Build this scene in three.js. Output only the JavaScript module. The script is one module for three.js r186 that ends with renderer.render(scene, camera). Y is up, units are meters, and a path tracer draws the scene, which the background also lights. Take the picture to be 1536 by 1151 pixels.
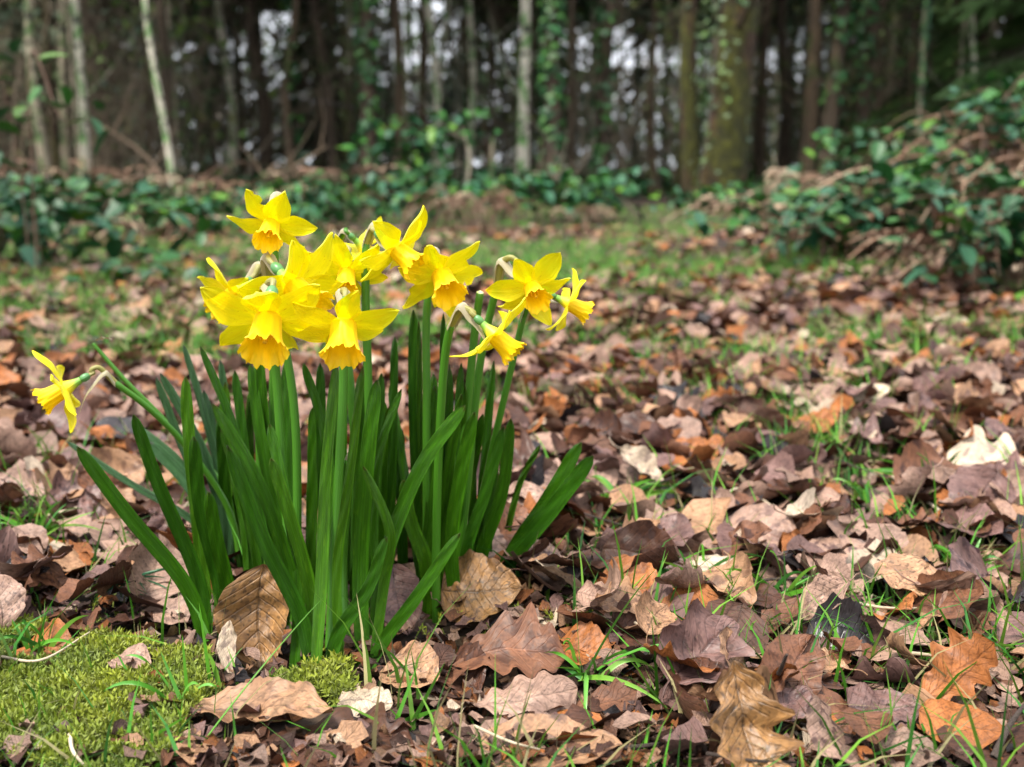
import * as THREE from 'three';
import { mergeGeometries } from 'three/addons/utils/BufferGeometryUtils.js';

// ---------- camera, sky, sun, exposure ----------
const scene = new THREE.Scene();
const camera = new THREE.PerspectiveCamera(38.45, 1024 / 767, 0.02, 400);
camera.position.set(0, 0.27, 0);
camera.rotation.x = -10.5 * Math.PI / 180;
camera.focus = 0.585;
camera.userData.fStop = 8.2;
scene.add(camera);

const SKW = 256, SKH = 128, skyData = new Float32Array(SKW * SKH * 4);
function hash2(x, y) { let h = Math.imul(x | 0, 374761393) + Math.imul(y | 0, 668265263); h = Math.imul(h ^ (h >>> 13), 1274126177); return ((h ^ (h >>> 16)) >>> 0) / 4294967296; }
function vnoise(x, y) {
  const xi = Math.floor(x), yi = Math.floor(y), fx = x - xi, fy = y - yi, sx = fx * fx * (3 - 2 * fx), sy = fy * fy * (3 - 2 * fy);
  const a = hash2(xi, yi), b = hash2(xi + 1, yi), c = hash2(xi, yi + 1), d = hash2(xi + 1, yi + 1);
  return a + (b - a) * sx + (c - a) * sy + (a - b - c + d) * sx * sy;
}
function fbm(x, y, o = 4) { let s = 0, a = 0.5, n = 0; for (let i = 0; i < o; i++) { s += a * vnoise(x, y); n += a; x = x * 2.03 + 17.3; y = y * 2.03 + 9.1; a *= 0.5; } return s / n; }
for (let j = 0; j < SKH; j++) for (let i = 0; i < SKW; i++) {
  const el = ((j + 0.5) / SKH - 0.5) * Math.PI, az = (i + 0.5) / SKW * 2 * Math.PI;
  const s = Math.max(0, Math.sin(el)), k = (j * SKW + i) * 4;
  const cx = Math.cos(az) * (1.2 - s), cy = Math.sin(az) * (1.2 - s);
  const c = 0.86 + 0.3 * fbm(cx * 3 + 9, cy * 3 + 4, 4), L = 0.36 * (1 + 1.1 * s) / 2.1 * 1.7 * c;
  skyData[k] = L * 0.93; skyData[k + 1] = L * 0.975; skyData[k + 2] = L * 1.06; skyData[k + 3] = 1;
}
const skyTex = new THREE.DataTexture(skyData, SKW, SKH, THREE.RGBAFormat, THREE.FloatType);
skyTex.mapping = THREE.EquirectangularReflectionMapping; skyTex.magFilter = skyTex.minFilter = THREE.LinearFilter; skyTex.needsUpdate = true;
scene.background = skyTex; scene.environment = skyTex;

const sun = new THREE.DirectionalLight(new THREE.Color(1, 0.95, 0.86), 1.5);
sun.position.set(-1.5, 4.2, 0.7); sun.target.position.set(0, 0, -0.6);
sun.castShadow = true; sun.shadow.radius = 20; sun.shadow.mapSize.set(2048, 2048);
Object.assign(sun.shadow.camera, { left: -12, right: 12, top: 12, bottom: -12, near: 0.1, far: 60 });
scene.add(sun, sun.target);

const renderer = new THREE.WebGLRenderer({ antialias: true });
renderer.setSize(1024, 767);
renderer.toneMapping = THREE.LinearToneMapping;
renderer.toneMappingExposure = 4.8;
renderer.shadowMap.enabled = true;

// ---------- helpers ----------
const V = (x, y, z) => new THREE.Vector3(x, y, z);
function rng(seed) { let a = seed >>> 0; return () => { a = (a + 0x6D2B79F5) | 0; let t = Math.imul(a ^ (a >>> 15), 1 | a); t = (t + Math.imul(t ^ (t >>> 7), 61 | t)) ^ t; return ((t ^ (t >>> 14)) >>> 0) / 4294967296; }; }
const clamp = (x, a, b) => Math.min(b, Math.max(a, x)), lerp = (a, b, t) => a + (b - a) * t, smooth = (a, b, x) => { const t = clamp((x - a) / (b - a), 0, 1); return t * t * (3 - 2 * t); };
const taken = {};
function numbered(n) { const k = taken[n] = (taken[n] ?? -1) + 1; return k ? n + '_' + String(k).padStart(3, '0') : n; }
function shadows(o) { o.castShadow = o.receiveShadow = true; return o; }
function thing(name, label, category, pos = [0, 0, 0], group) {
  const o = new THREE.Group(); o.name = numbered(name); o.position.set(...pos); o.userData = { label, category };
  if (group) o.userData.group = group;
  scene.add(o); return o;
}
function part(name, geo, mat, parent, label) { const m = shadows(new THREE.Mesh(geo, mat)); m.name = name; if (label) m.userData.label = label; parent.add(m); return m; }
function solo(name, geo, mat, label, category, group) {
  const m = shadows(new THREE.Mesh(geo, mat)); m.name = numbered(name); m.userData = { label, category };
  if (group) m.userData.group = group;
  scene.add(m); return m;
}
function setting(name, geo, mat, kind, label, category) { const m = shadows(new THREE.Mesh(geo, mat)); m.name = name; m.userData = { kind, label, category }; scene.add(m); return m; }
// a sheet of nu x nv cells from fn(u, v) -> [x, y, z]
function sheet(nu, nv, fn, colour) {
  const p = [], t = [], ix = [], c = [];
  for (let i = 0; i <= nu; i++) for (let j = 0; j <= nv; j++) { const q = fn(i / nu, j / nv); p.push(q[0], q[1], q[2]); t.push(j / nv, i / nu); if (colour) c.push(...colour(i / nu, j / nv)); }
  for (let i = 0; i < nu; i++) for (let j = 0; j < nv; j++) { const a = i * (nv + 1) + j, b = a + 1, d = a + nv + 1, e = d + 1; ix.push(a, b, d, b, e, d); }
  const g = new THREE.BufferGeometry();
  g.setAttribute('position', new THREE.Float32BufferAttribute(p, 3)); g.setAttribute('uv', new THREE.Float32BufferAttribute(t, 2));
  if (colour) g.setAttribute('color', new THREE.Float32BufferAttribute(c, 3));
  g.setIndex(ix); g.computeVertexNormals(); return g;
}
function frames(pts, n) {
  const cv = pts.length > 2 ? new THREE.CatmullRomCurve3(pts, false, 'centripetal') : new THREE.LineCurve3(pts[0], pts[1]);
  const ps = [], ts = [];
  for (let i = 0; i <= n; i++) { ps.push(pts.length > 2 ? cv.getPoint(i / n) : cv.getPoint(i / n)); }
  for (let i = 0; i <= n; i++) ts.push(ps[Math.min(n, i + 1)].clone().sub(ps[Math.max(0, i - 1)]).normalize());
  return { ps, ts };
}
// tapered tube through points; rad(t) its radius; closed with a rounded end
function tube(pts, rad, n, m, uvs = 1) {
  const { ps, ts } = frames(pts, n);
  let N = V(0.31, 0.2, 0.93).cross(ts[0]); if (N.lengthSq() < 1e-4) N = V(1, 0, 0).cross(ts[0]); N.normalize();
  const p = [], uv = [], ix = []; let len = 0;
  for (let i = 0; i <= n; i++) {
    N.addScaledVector(ts[i], -N.dot(ts[i])).normalize(); const B = ts[i].clone().cross(N), r = rad(i / n);
    if (i) len += ps[i].distanceTo(ps[i - 1]);
    for (let j = 0; j <= m; j++) { const a = j / m * 2 * Math.PI, q = ps[i].clone().addScaledVector(N, Math.cos(a) * r).addScaledVector(B, Math.sin(a) * r); p.push(q.x, q.y, q.z); uv.push(j / m, len * uvs); }
  }
  for (let i = 0; i < n; i++) for (let j = 0; j < m; j++) { const a = i * (m + 1) + j, d = a + m + 1; ix.push(a, a + 1, d, a + 1, d + 1, d); }
  const c = p.length / 3, e = ps[n].clone().addScaledVector(ts[n], rad(1) * 0.5); p.push(e.x, e.y, e.z); uv.push(0.5, len * uvs);
  for (let j = 0; j < m; j++) ix.push(n * (m + 1) + j, n * (m + 1) + j + 1, c);
  const g = new THREE.BufferGeometry(); g.setAttribute('position', new THREE.Float32BufferAttribute(p, 3)); g.setAttribute('uv', new THREE.Float32BufferAttribute(uv, 2)); g.setIndex(ix); g.computeVertexNormals(); return g;
}
// collects many small pieces into one geometry
class Heap {
  constructor() { this.p = []; this.n = []; this.u = []; this.c = []; this.i = []; }
  add(g, mat4, col = [1, 1, 1]) {
    const P = g.attributes.position, N = g.attributes.normal, U = g.attributes.uv, b = this.p.length / 3, v = V(0, 0, 0), nm = new THREE.Matrix3().getNormalMatrix(mat4);
    for (let k = 0; k < P.count; k++) {
      v.fromBufferAttribute(P, k).applyMatrix4(mat4); this.p.push(v.x, v.y, v.z);
      v.fromBufferAttribute(N, k).applyMatrix3(nm).normalize(); this.n.push(v.x, v.y, v.z);
      this.u.push(U.getX(k), U.getY(k)); this.c.push(col[0], col[1], col[2]);
    }
    const ix = g.index.array; for (let k = 0; k < ix.length; k++) this.i.push(ix[k] + b);
  }
  tri(a, b, c, col = [1, 1, 1]) {
    const n = b.clone().sub(a).cross(c.clone().sub(a)).normalize(), k = this.p.length / 3;
    for (const q of [a, b, c]) { this.p.push(q.x, q.y, q.z); this.n.push(n.x, n.y, n.z); this.c.push(...col); }
    this.u.push(0, 0, 1, 0, 0.5, 1); this.i.push(k, k + 1, k + 2);
  }
  // a thin three-sided stick
  stick(a, b, ra, rb, col = [1, 1, 1]) {
    const d = b.clone().sub(a), L = d.length(); d.normalize(); const N = (Math.abs(d.y) < 0.9 ? V(0, 1, 0) : V(1, 0, 0)).cross(d).normalize(), B = d.clone().cross(N), k = this.p.length / 3;
    for (const [q, r, t] of [[a, ra, 0], [b, rb, L]]) for (let j = 0; j < 3; j++) { const an = j * 2.0944, e = N.clone().multiplyScalar(Math.cos(an)).addScaledVector(B, Math.sin(an)); this.p.push(q.x + e.x * r, q.y + e.y * r, q.z + e.z * r); this.n.push(e.x, e.y, e.z); this.u.push(j / 3, t); this.c.push(...col); }
    for (let j = 0; j < 3; j++) { const m = (j + 1) % 3; this.i.push(k + j, k + m, k + 3 + j, k + m, k + 3 + m, k + 3 + j); }
  }
  build() {
    const g = new THREE.BufferGeometry();
    g.setAttribute('position', new THREE.Float32BufferAttribute(this.p, 3)); g.setAttribute('normal', new THREE.Float32BufferAttribute(this.n, 3));
    g.setAttribute('uv', new THREE.Float32BufferAttribute(this.u, 2)); g.setAttribute('color', new THREE.Float32BufferAttribute(this.c, 3)); g.setIndex(this.i); return g;
  }
}
const M4 = (p, q, s) => new THREE.Matrix4().compose(p, q, typeof s === 'number' ? V(s, s, s) : s);
const EU = (x, y, z, o = 'YXZ') => new THREE.Quaternion().setFromEuler(new THREE.Euler(x, y, z, o));
function tex(w, h, fn, srgb = true) {
  const d = new Uint8Array(w * h * 4);
  for (let j = 0; j < h; j++) for (let i = 0; i < w; i++) { const c = fn((i + 0.5) / w, (j + 0.5) / h), k = (j * w + i) * 4; for (let m = 0; m < 3; m++) d[k + m] = clamp(Math.round((c.length ? c[m] : c) * 255), 0, 255); d[k + 3] = 255; }
  const t = new THREE.DataTexture(d, w, h); t.wrapS = t.wrapT = THREE.RepeatWrapping; t.magFilter = THREE.LinearFilter; t.minFilter = THREE.LinearMipmapLinearFilter; t.generateMipmaps = true;
  if (srgb) t.colorSpace = THREE.SRGBColorSpace; t.needsUpdate = true; return t;
}
const lin = (r, g, b) => new THREE.Color().setRGB(r, g, b);
const std = (o) => new THREE.MeshStandardMaterial({ side: THREE.DoubleSide, ...o });
const phy = (o) => new THREE.MeshPhysicalMaterial({ side: THREE.DoubleSide, ...o });

// ---------- ground ----------
function bank(x, z) { const a = (x - 2.05) / 0.82, b = (z + 3.9) / 1.0; return 0.52 * Math.exp(-a * a - b * b); }
function groundY(x, z) {
  const r = Math.hypot(x, z);
  let y = bank(x, z) + 0.018 * (fbm(x * 3.1 + 50, z * 3.1 + 50, 3) - 0.5) * smooth(0.2, 0.9, r);
  y += 0.05 * (fbm(x * 0.5 + 20, z * 0.5 + 31, 2) - 0.5) * smooth(2, 7, r) + 0.012 * Math.max(0, r - 7);
  const dx = (x - 0.09) / 0.11, dz = (z + 0.62) / 0.07; y += 0.012 * Math.exp(-dx * dx - dz * dz);   // litter heaped beside the clump
  const ex = (x + 0.27) / 0.14, ez = (z + 0.53) / 0.07; y += 0.005 * Math.exp(-ex * ex - ez * ez);   // moss cushion
  return y;
}
const soilTex = tex(512, 512, (u, v) => { const a = 0.5 * fbm(u * 40, v * 40, 4) + 0.75 * vnoise(u * 190, v * 190) * vnoise(u * 120 + 9, v * 120), b = fbm(u * 9 + 3, v * 9 + 7, 3), k = 0.12 + 0.42 * a; return [k * (0.55 + 0.25 * b), k * (0.42 + 0.15 * b), k * 0.33]; });
const soilBump = tex(512, 512, (u, v) => fbm(u * 60, v * 60, 5), false);
{
  const N = 220, w = (t) => Math.sign(t) * (Math.abs(t) * 2.2 + Math.pow(Math.abs(t), 5) * 150), p = [], uv = [], ix = [];
  for (let i = 0; i <= N; i++) for (let j = 0; j <= N; j++) { const x = w(i / N * 2 - 1), z = w(j / N * 2 - 1) - 1.1; p.push(x, groundY(x, z), z); uv.push(x * 1.3, z * 1.3); }
  for (let i = 0; i < N; i++) for (let j = 0; j < N; j++) { const a = i * (N + 1) + j; ix.push(a, a + 1, a + N + 1, a + 1, a + N + 2, a + N + 1); }
  const g = new THREE.BufferGeometry(); g.setAttribute('position', new THREE.Float32BufferAttribute(p, 3)); g.setAttribute('uv', new THREE.Float32BufferAttribute(uv, 2)); g.setIndex(ix); g.computeVertexNormals();
  setting('ground', g, std({ map: soilTex, bumpMap: soilBump, bumpScale: 0.012, roughness: 0.95 }), 'structure', 'dark woodland soil under the leaf litter', 'ground');
}

// ---------- leaf litter ----------
// half width of a leaf at u (0 stalk, 1 tip) for each kind of leaf
const LEAFSHAPE = {
  narrow: (u) => 0.17 * Math.pow(Math.sin(3.14159 * Math.pow(clamp(u, 0, 1), 0.85)), 0.7),
  oval: (u) => 0.34 * Math.pow(Math.sin(3.14159 * Math.pow(clamp(u, 0, 1), 0.85)), 0.75),
  broad: (u) => 0.47 * Math.pow(Math.sin(3.14159 * Math.pow(clamp(u, 0, 1), 0.72)), 0.62) * (1 + 0.025 * Math.sin(u * 38)),
  oak: (u) => 0.37 * Math.pow(Math.sin(3.14159 * Math.pow(clamp(u, 0, 1), 1.25)), 0.62) * (0.82 + 0.2 * Math.cos((u - 0.16) * 26)),
  maple: (u) => 0.52 * Math.pow(Math.sin(3.14159 * Math.pow(clamp(u, 0, 1), 0.7)), 0.7) * (0.78 + 0.24 * Math.cos((u - 0.3) * 17)),
};
function litterLeaf(shape, nu, nv, seed, o = {}) {
  const R = rng(seed), f = LEAFSHAPE[shape], cup = o.cup ?? lerp(-0.5, 0.9, R()), bend = o.bend ?? lerp(-0.5, 0.5, R()), crumple = o.crumple ?? lerp(0.05, 0.14, R());
  const tw = o.twist ?? lerp(-0.5, 0.5, R()), fold = o.fold ?? lerp(0, 0.35, R()), s1 = R() * 90, s2 = R() * 90, roll = o.roll ?? (R() < 0.5 ? lerp(0.2, 0.9, R()) : 0), sk = lerp(-0.16, 0.16, R()), ragged = o.ragged ?? 0.12;
  const sweep = shape === 'oak' || shape === 'maple' ? 0.11 : 0.03;
  return sheet(nu, nv, (u, v) => {
    const s = v * 2 - 1, a = Math.abs(s);
    let w = f(u) * (1 + ragged * (fbm(u * 9 + s1 + (s > 0 ? 40 : 0), s2, 3) - 0.5) * 2) + 0.004;
    let x = s * w, z = u - 0.5 + sweep * a * w * 2 * Math.sin(Math.PI * u), y = 0;
    x += sk * Math.sin(Math.PI * u) * 0.6;
    y += cup * x * x + fold * Math.abs(x) + bend * z * z;
    y += crumple * (fbm(x * 4.2 + s1, z * 4.2 + s2, 3) - 0.5) * 1.5 + crumple * 0.5 * (vnoise(x * 15 + s2, z * 15 + s1) - 0.5);
    y += 0.06 * a * a * Math.sin(u * 21 + s1) * crumple * 8 * 0.5;
    y -= 0.012 * Math.cos(Math.min(1.57, a * 14));
    if (roll) { const e = Math.max(0, x - 0.1) * (roll * 4); x -= Math.max(0, x - 0.1) * (1 - Math.cos(Math.min(e, 1.4))); y += Math.max(0, x - 0.02) * Math.sin(e) * 0.8; }
    const c = Math.cos(tw * z), d = Math.sin(tw * z);
    return [x * c - y * d, x * d + y * c, z];
  });
}
// veins, blotches and specks; near white, the tint comes from the material
function leafTex(kind) {
  return tex(256, 256, (u, v) => {
    const s = Math.abs(u - 0.5) * 2; let k = 0.78 + 0.3 * (fbm(u * 4 + kind * 13, v * 6 + kind * 5, 4) - 0.5) + 0.14 * (vnoise(u * 40 + kind, v * 64) - 0.5);
    const mid = 1 - smooth(0.012, 0.045, s), ph = (v - s * 0.22) * 9.5, lat = (1 - smooth(0.02, 0.09, Math.abs(ph - Math.round(ph)))) * smooth(1, 0.3, s);
    k += (kind % 2 ? 0.12 : -0.14) * (mid + 0.7 * lat);
    const b = smooth(0.54, 0.70, fbm(u * 6 + kind * 31, v * 9 + 11, 5)) * [0.12, 0.3, 0.2, 0.5, 0.22, 0.1][kind];
    const sp = smooth(0.72, 0.8, vnoise(u * 32 + kind * 7, v * 32 + 3)) * [0.25, 0.1, 0.45, 0.15, 0.3, 0.5][kind];
    const hole = smooth(0.62, 0.7, fbm(u * 11 + kind * 3, v * 11 + 77, 3)) * (kind === 2 || kind === 5 ? 0.35 : 0);
    const e = 1 - b * 0.8 - sp * 0.6; const w = 1 + hole * 0.5;
    return [k * e * w, k * (e - 0.06 * b) * w, k * (e + 0.02 * b) * w];
  });
}
const leafMaps = [0, 1, 2, 3, 4, 5].map(leafTex);
const leafBump = tex(256, 256, (u, v) => { const s = Math.abs(u - 0.5) * 2, ph = (v - s * 0.22) * 9.5; return 0.35 + 0.4 * fbm(u * 13, v * 20, 4) + 0.35 * (1 - smooth(0.01, 0.06, s)) + 0.25 * (1 - smooth(0.02, 0.12, Math.abs(ph - Math.round(ph)))); }, false);
const LEAFCOL = {
  tan: [0.46, 0.25, 0.135], 'pinkish tan': [0.43, 0.262, 0.19], brown: [0.22, 0.09, 0.045], 'dark brown': [0.105, 0.044, 0.026],
  'orange brown': [0.44, 0.15, 0.04], cream: [0.68, 0.52, 0.37], 'purple brown': [0.23, 0.125, 0.105], blackened: [0.035, 0.027, 0.028],
};
const COLKEYS = Object.keys(LEAFCOL);
const leafMats = {};
function leafMat(col, map) {
  const key = col + map; if (leafMats[key]) return leafMats[key];
  const wet = { blackened: 0.3, 'dark brown': 0.42, 'purple brown': 0.45, brown: 0.5 }[col] ?? 0.52;
  return leafMats[key] = phy({ color: lin(...LEAFCOL[col]), map: leafMaps[map], bumpMap: leafBump, bumpScale: 0.0006, roughness: wet, specularIntensity: 0.55 });
}
const golden = phy({ color: lin(0.44, 0.22, 0.07), map: leafMaps[2], bumpMap: leafBump, bumpScale: 0.0012, roughness: 0.5, transmission: 0.25, thickness: 0 });
function withStalk(g, k) {   // a thin stalk continues the midrib
  const P = g.attributes.position, c = V(P.getX(4), P.getY(4), P.getZ(4)), t = tube([V(c.x, c.y - 0.006, c.z + 0.12), c, V(c.x + lerp(-0.1, 0.1, hash2(k, 1)), c.y - 0.03, c.z - 0.14), V(c.x + lerp(-0.16, 0.16, hash2(k, 2)), c.y - 0.01, c.z - 0.27)], () => 0.011, 7, 5);
  return mergeGeometries([g, t]);
}
const SHAPES = ['oval', 'broad', 'oak', 'oval', 'maple', 'broad'];
const heroGeos = []; for (let k = 0; k < 36; k++) heroGeos.push([SHAPES[k % 6], withStalk(litterLeaf(SHAPES[k % 6], 28, 8, 300 + k), k)]);
const midGeos = []; for (let k = 0; k < 30; k++) midGeos.push(litterLeaf(SHAPES[k % 6], 9, 4, 700 + k));
const lowGeos = []; for (let k = 0; k < 24; k++) lowGeos.push(litterLeaf(SHAPES[k % 6], 7, 3, 800 + k));
const farGeos = []; for (let k = 0; k < 16; k++) farGeos.push(litterLeaf(SHAPES[k % 6], 5, 2, 900 + k));
const PICK = [['pinkish tan', 0.25], ['tan', 0.12], ['brown', 0.16], ['dark brown', 0.17], ['orange brown', 0.085], ['cream', 0.035], ['purple brown', 0.14], ['blackened', 0.04]];
function pickCol(r) { for (const [c, w] of PICK) { if ((r -= w) < 0) return c; } return 'brown'; }
const inClump = (x, z) => { const a = (x + 0.08) / 0.095, b = (z + 0.622) / 0.088; return a * a + b * b < 1; };
const mossy = (x, z) => { const a = (x + 0.245) / 0.165, b = (z + 0.520) / 0.072; return a * a + b * b + 3.0 * (fbm(x * 21 + 5, z * 30 + 2, 3) - 0.47) < 1; };
const grassy = (x, z) => {   // share of grass on the ground
  const d = -z; let g = smooth(d < 1 ? 0.47 : 0.45, d < 1 ? 0.62 : 0.56, fbm(x * 3.3 + 60, z * 3.3 + 12, 3)) * (d < 0.95 ? 0.3 : 0.85);
  g = Math.max(g, smooth(2.3, 2.9, d + 0.5 * (fbm(x * 2, 3, 2) - 0.5)) * smooth(0.34, 0.6, fbm(x * 1.6 + 4, z * 1.3 + 7, 3)) * (x < -0.1 ? 0.45 : 1) * (x < 0.9 + 0.25 * (d - 3) && (d < 6.5 || (x > d * 0.08 && x < d * 0.23)) ? 1 : 0.15));
  return g;
};
const litter = thingsLitter();
function thingsLitter() {
  const R = rng(42), all = [];
  // four bands, denser near
  const bands = [[0.455, 1.5, 7400, 0], [1.5, 3.2, 14000, 1], [3.2, 6.5, 9000, 2]];
  for (const [d0, d1, n, lod] of bands) for (let k = 0; k < n; k++) {
    const d = Math.sqrt(lerp(d0 * d0, d1 * d1, R())), half = d * 0.56 + 0.22, x = lerp(-half, half, R()), z = -d;
    const size = lerp(0.02, 0.058, Math.pow(R(), 1.5)) * (lod === 2 ? 1.1 : lod ? 0.92 : 1), a = R() * 6.283, t = R(), cr = R(), sh = R(), m = R(), up = R(), tl = R();
    if (inClump(x, z) || (mossy(x, z) && up < 0.86) || (x > -0.24 && x < 0.0 && d < 0.6 && d > 0.48 && up > (d > 0.535 ? 0.15 : 0.6))) continue;
    if (grassy(x, z) > 0.3 && up < grassy(x, z) * (d > 2.4 ? 0.93 : lod ? 0.85 : 0.55)) continue;
    if (bank(x, z) > 0.16 && up < 0.6) continue;
    all.push({ x, z, d, lod, size, a, up, col: pickCol(cr), sh, m, tilt: lerp(-0.5, 0.5, t) * (0.4 + up) * (lod === 2 ? 0.7 : 1.25), tilt2: lerp(-0.5, 0.5, tl) * (0.4 + up) * (lod === 2 ? 0.7 : 1.25) });
  }
  for (const l of all) { l.y = groundY(l.x, l.z) + 0.004 + l.up * [0.026, 0.024, 0.010][l.lod]; l.score = l.lod || Math.abs(l.x) > l.d * 0.47 + 0.03 ? 0 : l.size / l.d * (0.25 + l.up * l.up); }
  all.sort((p, q) => q.score - p.score);
  return all;
}
const heroSpots = [
  [-0.0194, -0.6331, 0.04988, 'the mottled golden leaf'],
  [-0.0021, -0.546, 0.06122, 'the large smooth brown leaf'],
  [0.0073, -0.5102, 0.05257, 'the pinkish folded leaf'],
  [-0.0519, -0.5333, 0.03232, 'the small speckled leaf'],
  [-0.0735, -0.5129, 0.02798, 'the torn cream scrap'],
  [-0.1201, -0.4931, 0.0777, 'the long dry curled leaf'],
  [-0.0826, -0.4688, 0.07671, 'the dark red brown lobed leaf'],
  [0.0175, -0.467, 0.06651, 'the purple blotched leaf'],
  [0.1024, -0.4473, 0.05422, 'the upright golden oak leaf'],
  [0.2106, -0.4788, 0.03772, 'the toothed orange tan leaf'],
  [0.1811, -0.4987, 0.03627, 'the grey crinkled leaf'],
  [0.1515, -0.4971, 0.03917, 'the brown creased leaf'],
  [0.1317, -0.6726, 0.04076, 'the pale lobed leaf'],
  [0.0715, -0.6307, 0.04205, 'the bright orange leaf'],
  [-0.1368, -0.5758, 0.05758, ''],
  [-0.1511, -0.556, 0.02864, 'the small pale upright leaf'],
  [-0.2612, -0.5756, 0.04186, 'the rust coloured leaf'],
  [-0.2066, -0.6241, 0.03593, 'the grey pink split leaf'],
  [-0.2037, -0.5492, 0.02829, 'the leaf on the moss'],
  [0.1837, -0.5722, 0.04508, 'the blackened leaf'],
  [0.0856, -0.6834, 0.05591, 'the dark folded leaf'],
  [0.1757, -0.9914, 0.06609, 'the orange oak leaf'],
  [0.4251, -0.9481, 0.0747, 'the large cream leaf'],
  [0.2905, -1.1085, 0.06382, 'the raised light orange leaf'],
  [-0.4064, -0.9585, 0.07261, 'the purple grey leaf'],
  [0.226, -0.7209, 0.05243, 'the pink glossy leaf'],
  [0.2677, -0.675, 0.05114, 'the broad wet leaf'],
  [0.1753, -0.7552, 0.06179, 'the large pinkish leaf'],
  [-0.0275, -0.5434, 0.03293, ''],
  [0.0389, -0.5618, 0.03575, 'the peach coloured leaf'],
  [-0.0662, -0.6153, 0.04475, ''],
];
const tuftSpots = [
  [0.0394, -0.5405, 0.034],
  [-0.0528, -0.4932, 0.018],
  [-0.1416, -0.4746, 0.018],
  [-0.1684, -0.5117, 0.018],
  [-0.1522, -0.533, 0.018],
  [-0.1747, -0.4734, 0.018],
  [-0.2626, -0.5724, 0.034],
  [0.1197, -0.6753, 0.034],
  [0.1651, -0.6478, 0.034],
  [0.2447, -0.5521, 0.034],
  [0.3069, -0.705, 0.034],
  [0.0872, -0.8529, 0.034],
  [0.0549, -0.705, 0.018],
  [0.3613, -0.9093, 0.034],
  [-0.3519, -0.7724, 0.034],
  [0.091, -0.5809, 0.018],
  [0.2865, -0.871, 0.034],
  [-0.2781, -0.705, 0.018],
];
const nearTuft = (x, z) => tuftSpots.some(([tx, tz, tr]) => Math.hypot(x - tx, (z - tz) * 0.8) < tr);
const beside = (x, z) => { let best = '', bd = 1e9; for (const [hx, hz, , n] of heroSpots) { const e = Math.hypot(x - hx, z - hz); if (n && e < bd) { bd = e; best = n; } } return best; };
const nearHero = (x, z) => heroSpots.some(([hx, hz, hr]) => Math.hypot(x - hx, z - hz) < hr * 0.5);
{
  const heap = new Heap(); let n = 0;
  const kind = { oval: 'oval', broad: 'broad', oak: 'wavy lobed', maple: 'deeply lobed' };
  for (const l of litter) {
    if (l.lod === 0 && nearHero(l.x, l.z) && l.up > 0.3) l.y = groundY(l.x, l.z) + 0.004;
    if ((nearTuft(l.x, l.z) && l.up > 0.4) || (l.d < 0.5 && l.up > 0.5 && l.x < -0.06)) continue;
    const q = EU(l.tilt, l.a, l.tilt2);
    if (n < 262 && l.score > 0 && !(nearHero(l.x, l.z) && l.up > 0.3)) {
      n++; const k = Math.floor(l.sh * 36), [shape, g] = heroGeos[k];
      const m = solo('fallen_leaf', g, leafMat(l.col, Math.floor(l.m * 6)), `${l.col} ${kind[shape]} dead leaf lying near ${beside(l.x, l.z)}`, 'leaf', `${l.col} ${kind[shape]} leaves near ${beside(l.x, l.z)}`);
      m.position.set(l.x, l.y, l.z); m.quaternion.copy(q); m.scale.setScalar(l.size);
    } else {
      const g = l.lod === 0 ? midGeos[Math.floor(l.sh * 30)] : l.lod === 1 ? lowGeos[Math.floor(l.sh * 24)] : farGeos[Math.floor(l.sh * 16)];
      const c = LEAFCOL[l.col], v = 0.8 + 0.4 * l.m; heap.add(g, M4(V(l.x, l.y, l.z), q, l.size), [c[0] * v, c[1] * v, c[2] * v]);
    }
  }
  const R = rng(4242), bits = []; for (let k = 0; k < 12; k++) bits.push(litterLeaf('maple', 5, 2, 1500 + k, { ragged: 0.75, crumple: 0.3 }));   // broken bits between the leaves
  for (let k = 0; k < 8200; k++) { const d = lerp(0.455, 1.6, Math.pow(R(), 1.8)), x = lerp(-1, 1, R()) * (d * 0.56 + 0.1), z = -d, c = LEAFCOL[pickCol(R())], v = lerp(0.4, 1.1, R()); if (mossy(x, z) && R() < 0.6) continue; heap.add(bits[Math.floor(R() * 12)], M4(V(x, groundY(x, z) + lerp(0.002, 0.014, R()), z), EU(lerp(-0.6, 0.6, R()), R() * 6.28, lerp(-0.6, 0.6, R())), V(lerp(0.006, 0.02, R()), 0.014, lerp(0.006, 0.018, R()))), [c[0] * v, c[1] * v, c[2] * v]); }
  setting('leaf_litter', heap.build(), phy({ vertexColors: true, map: leafMaps[0], bumpMap: leafBump, bumpScale: 0.0006, roughness: 0.6, specularIntensity: 0.5 }), 'stuff', 'carpet of brown dead leaves across the woodland floor', 'leaf litter');
}
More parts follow.
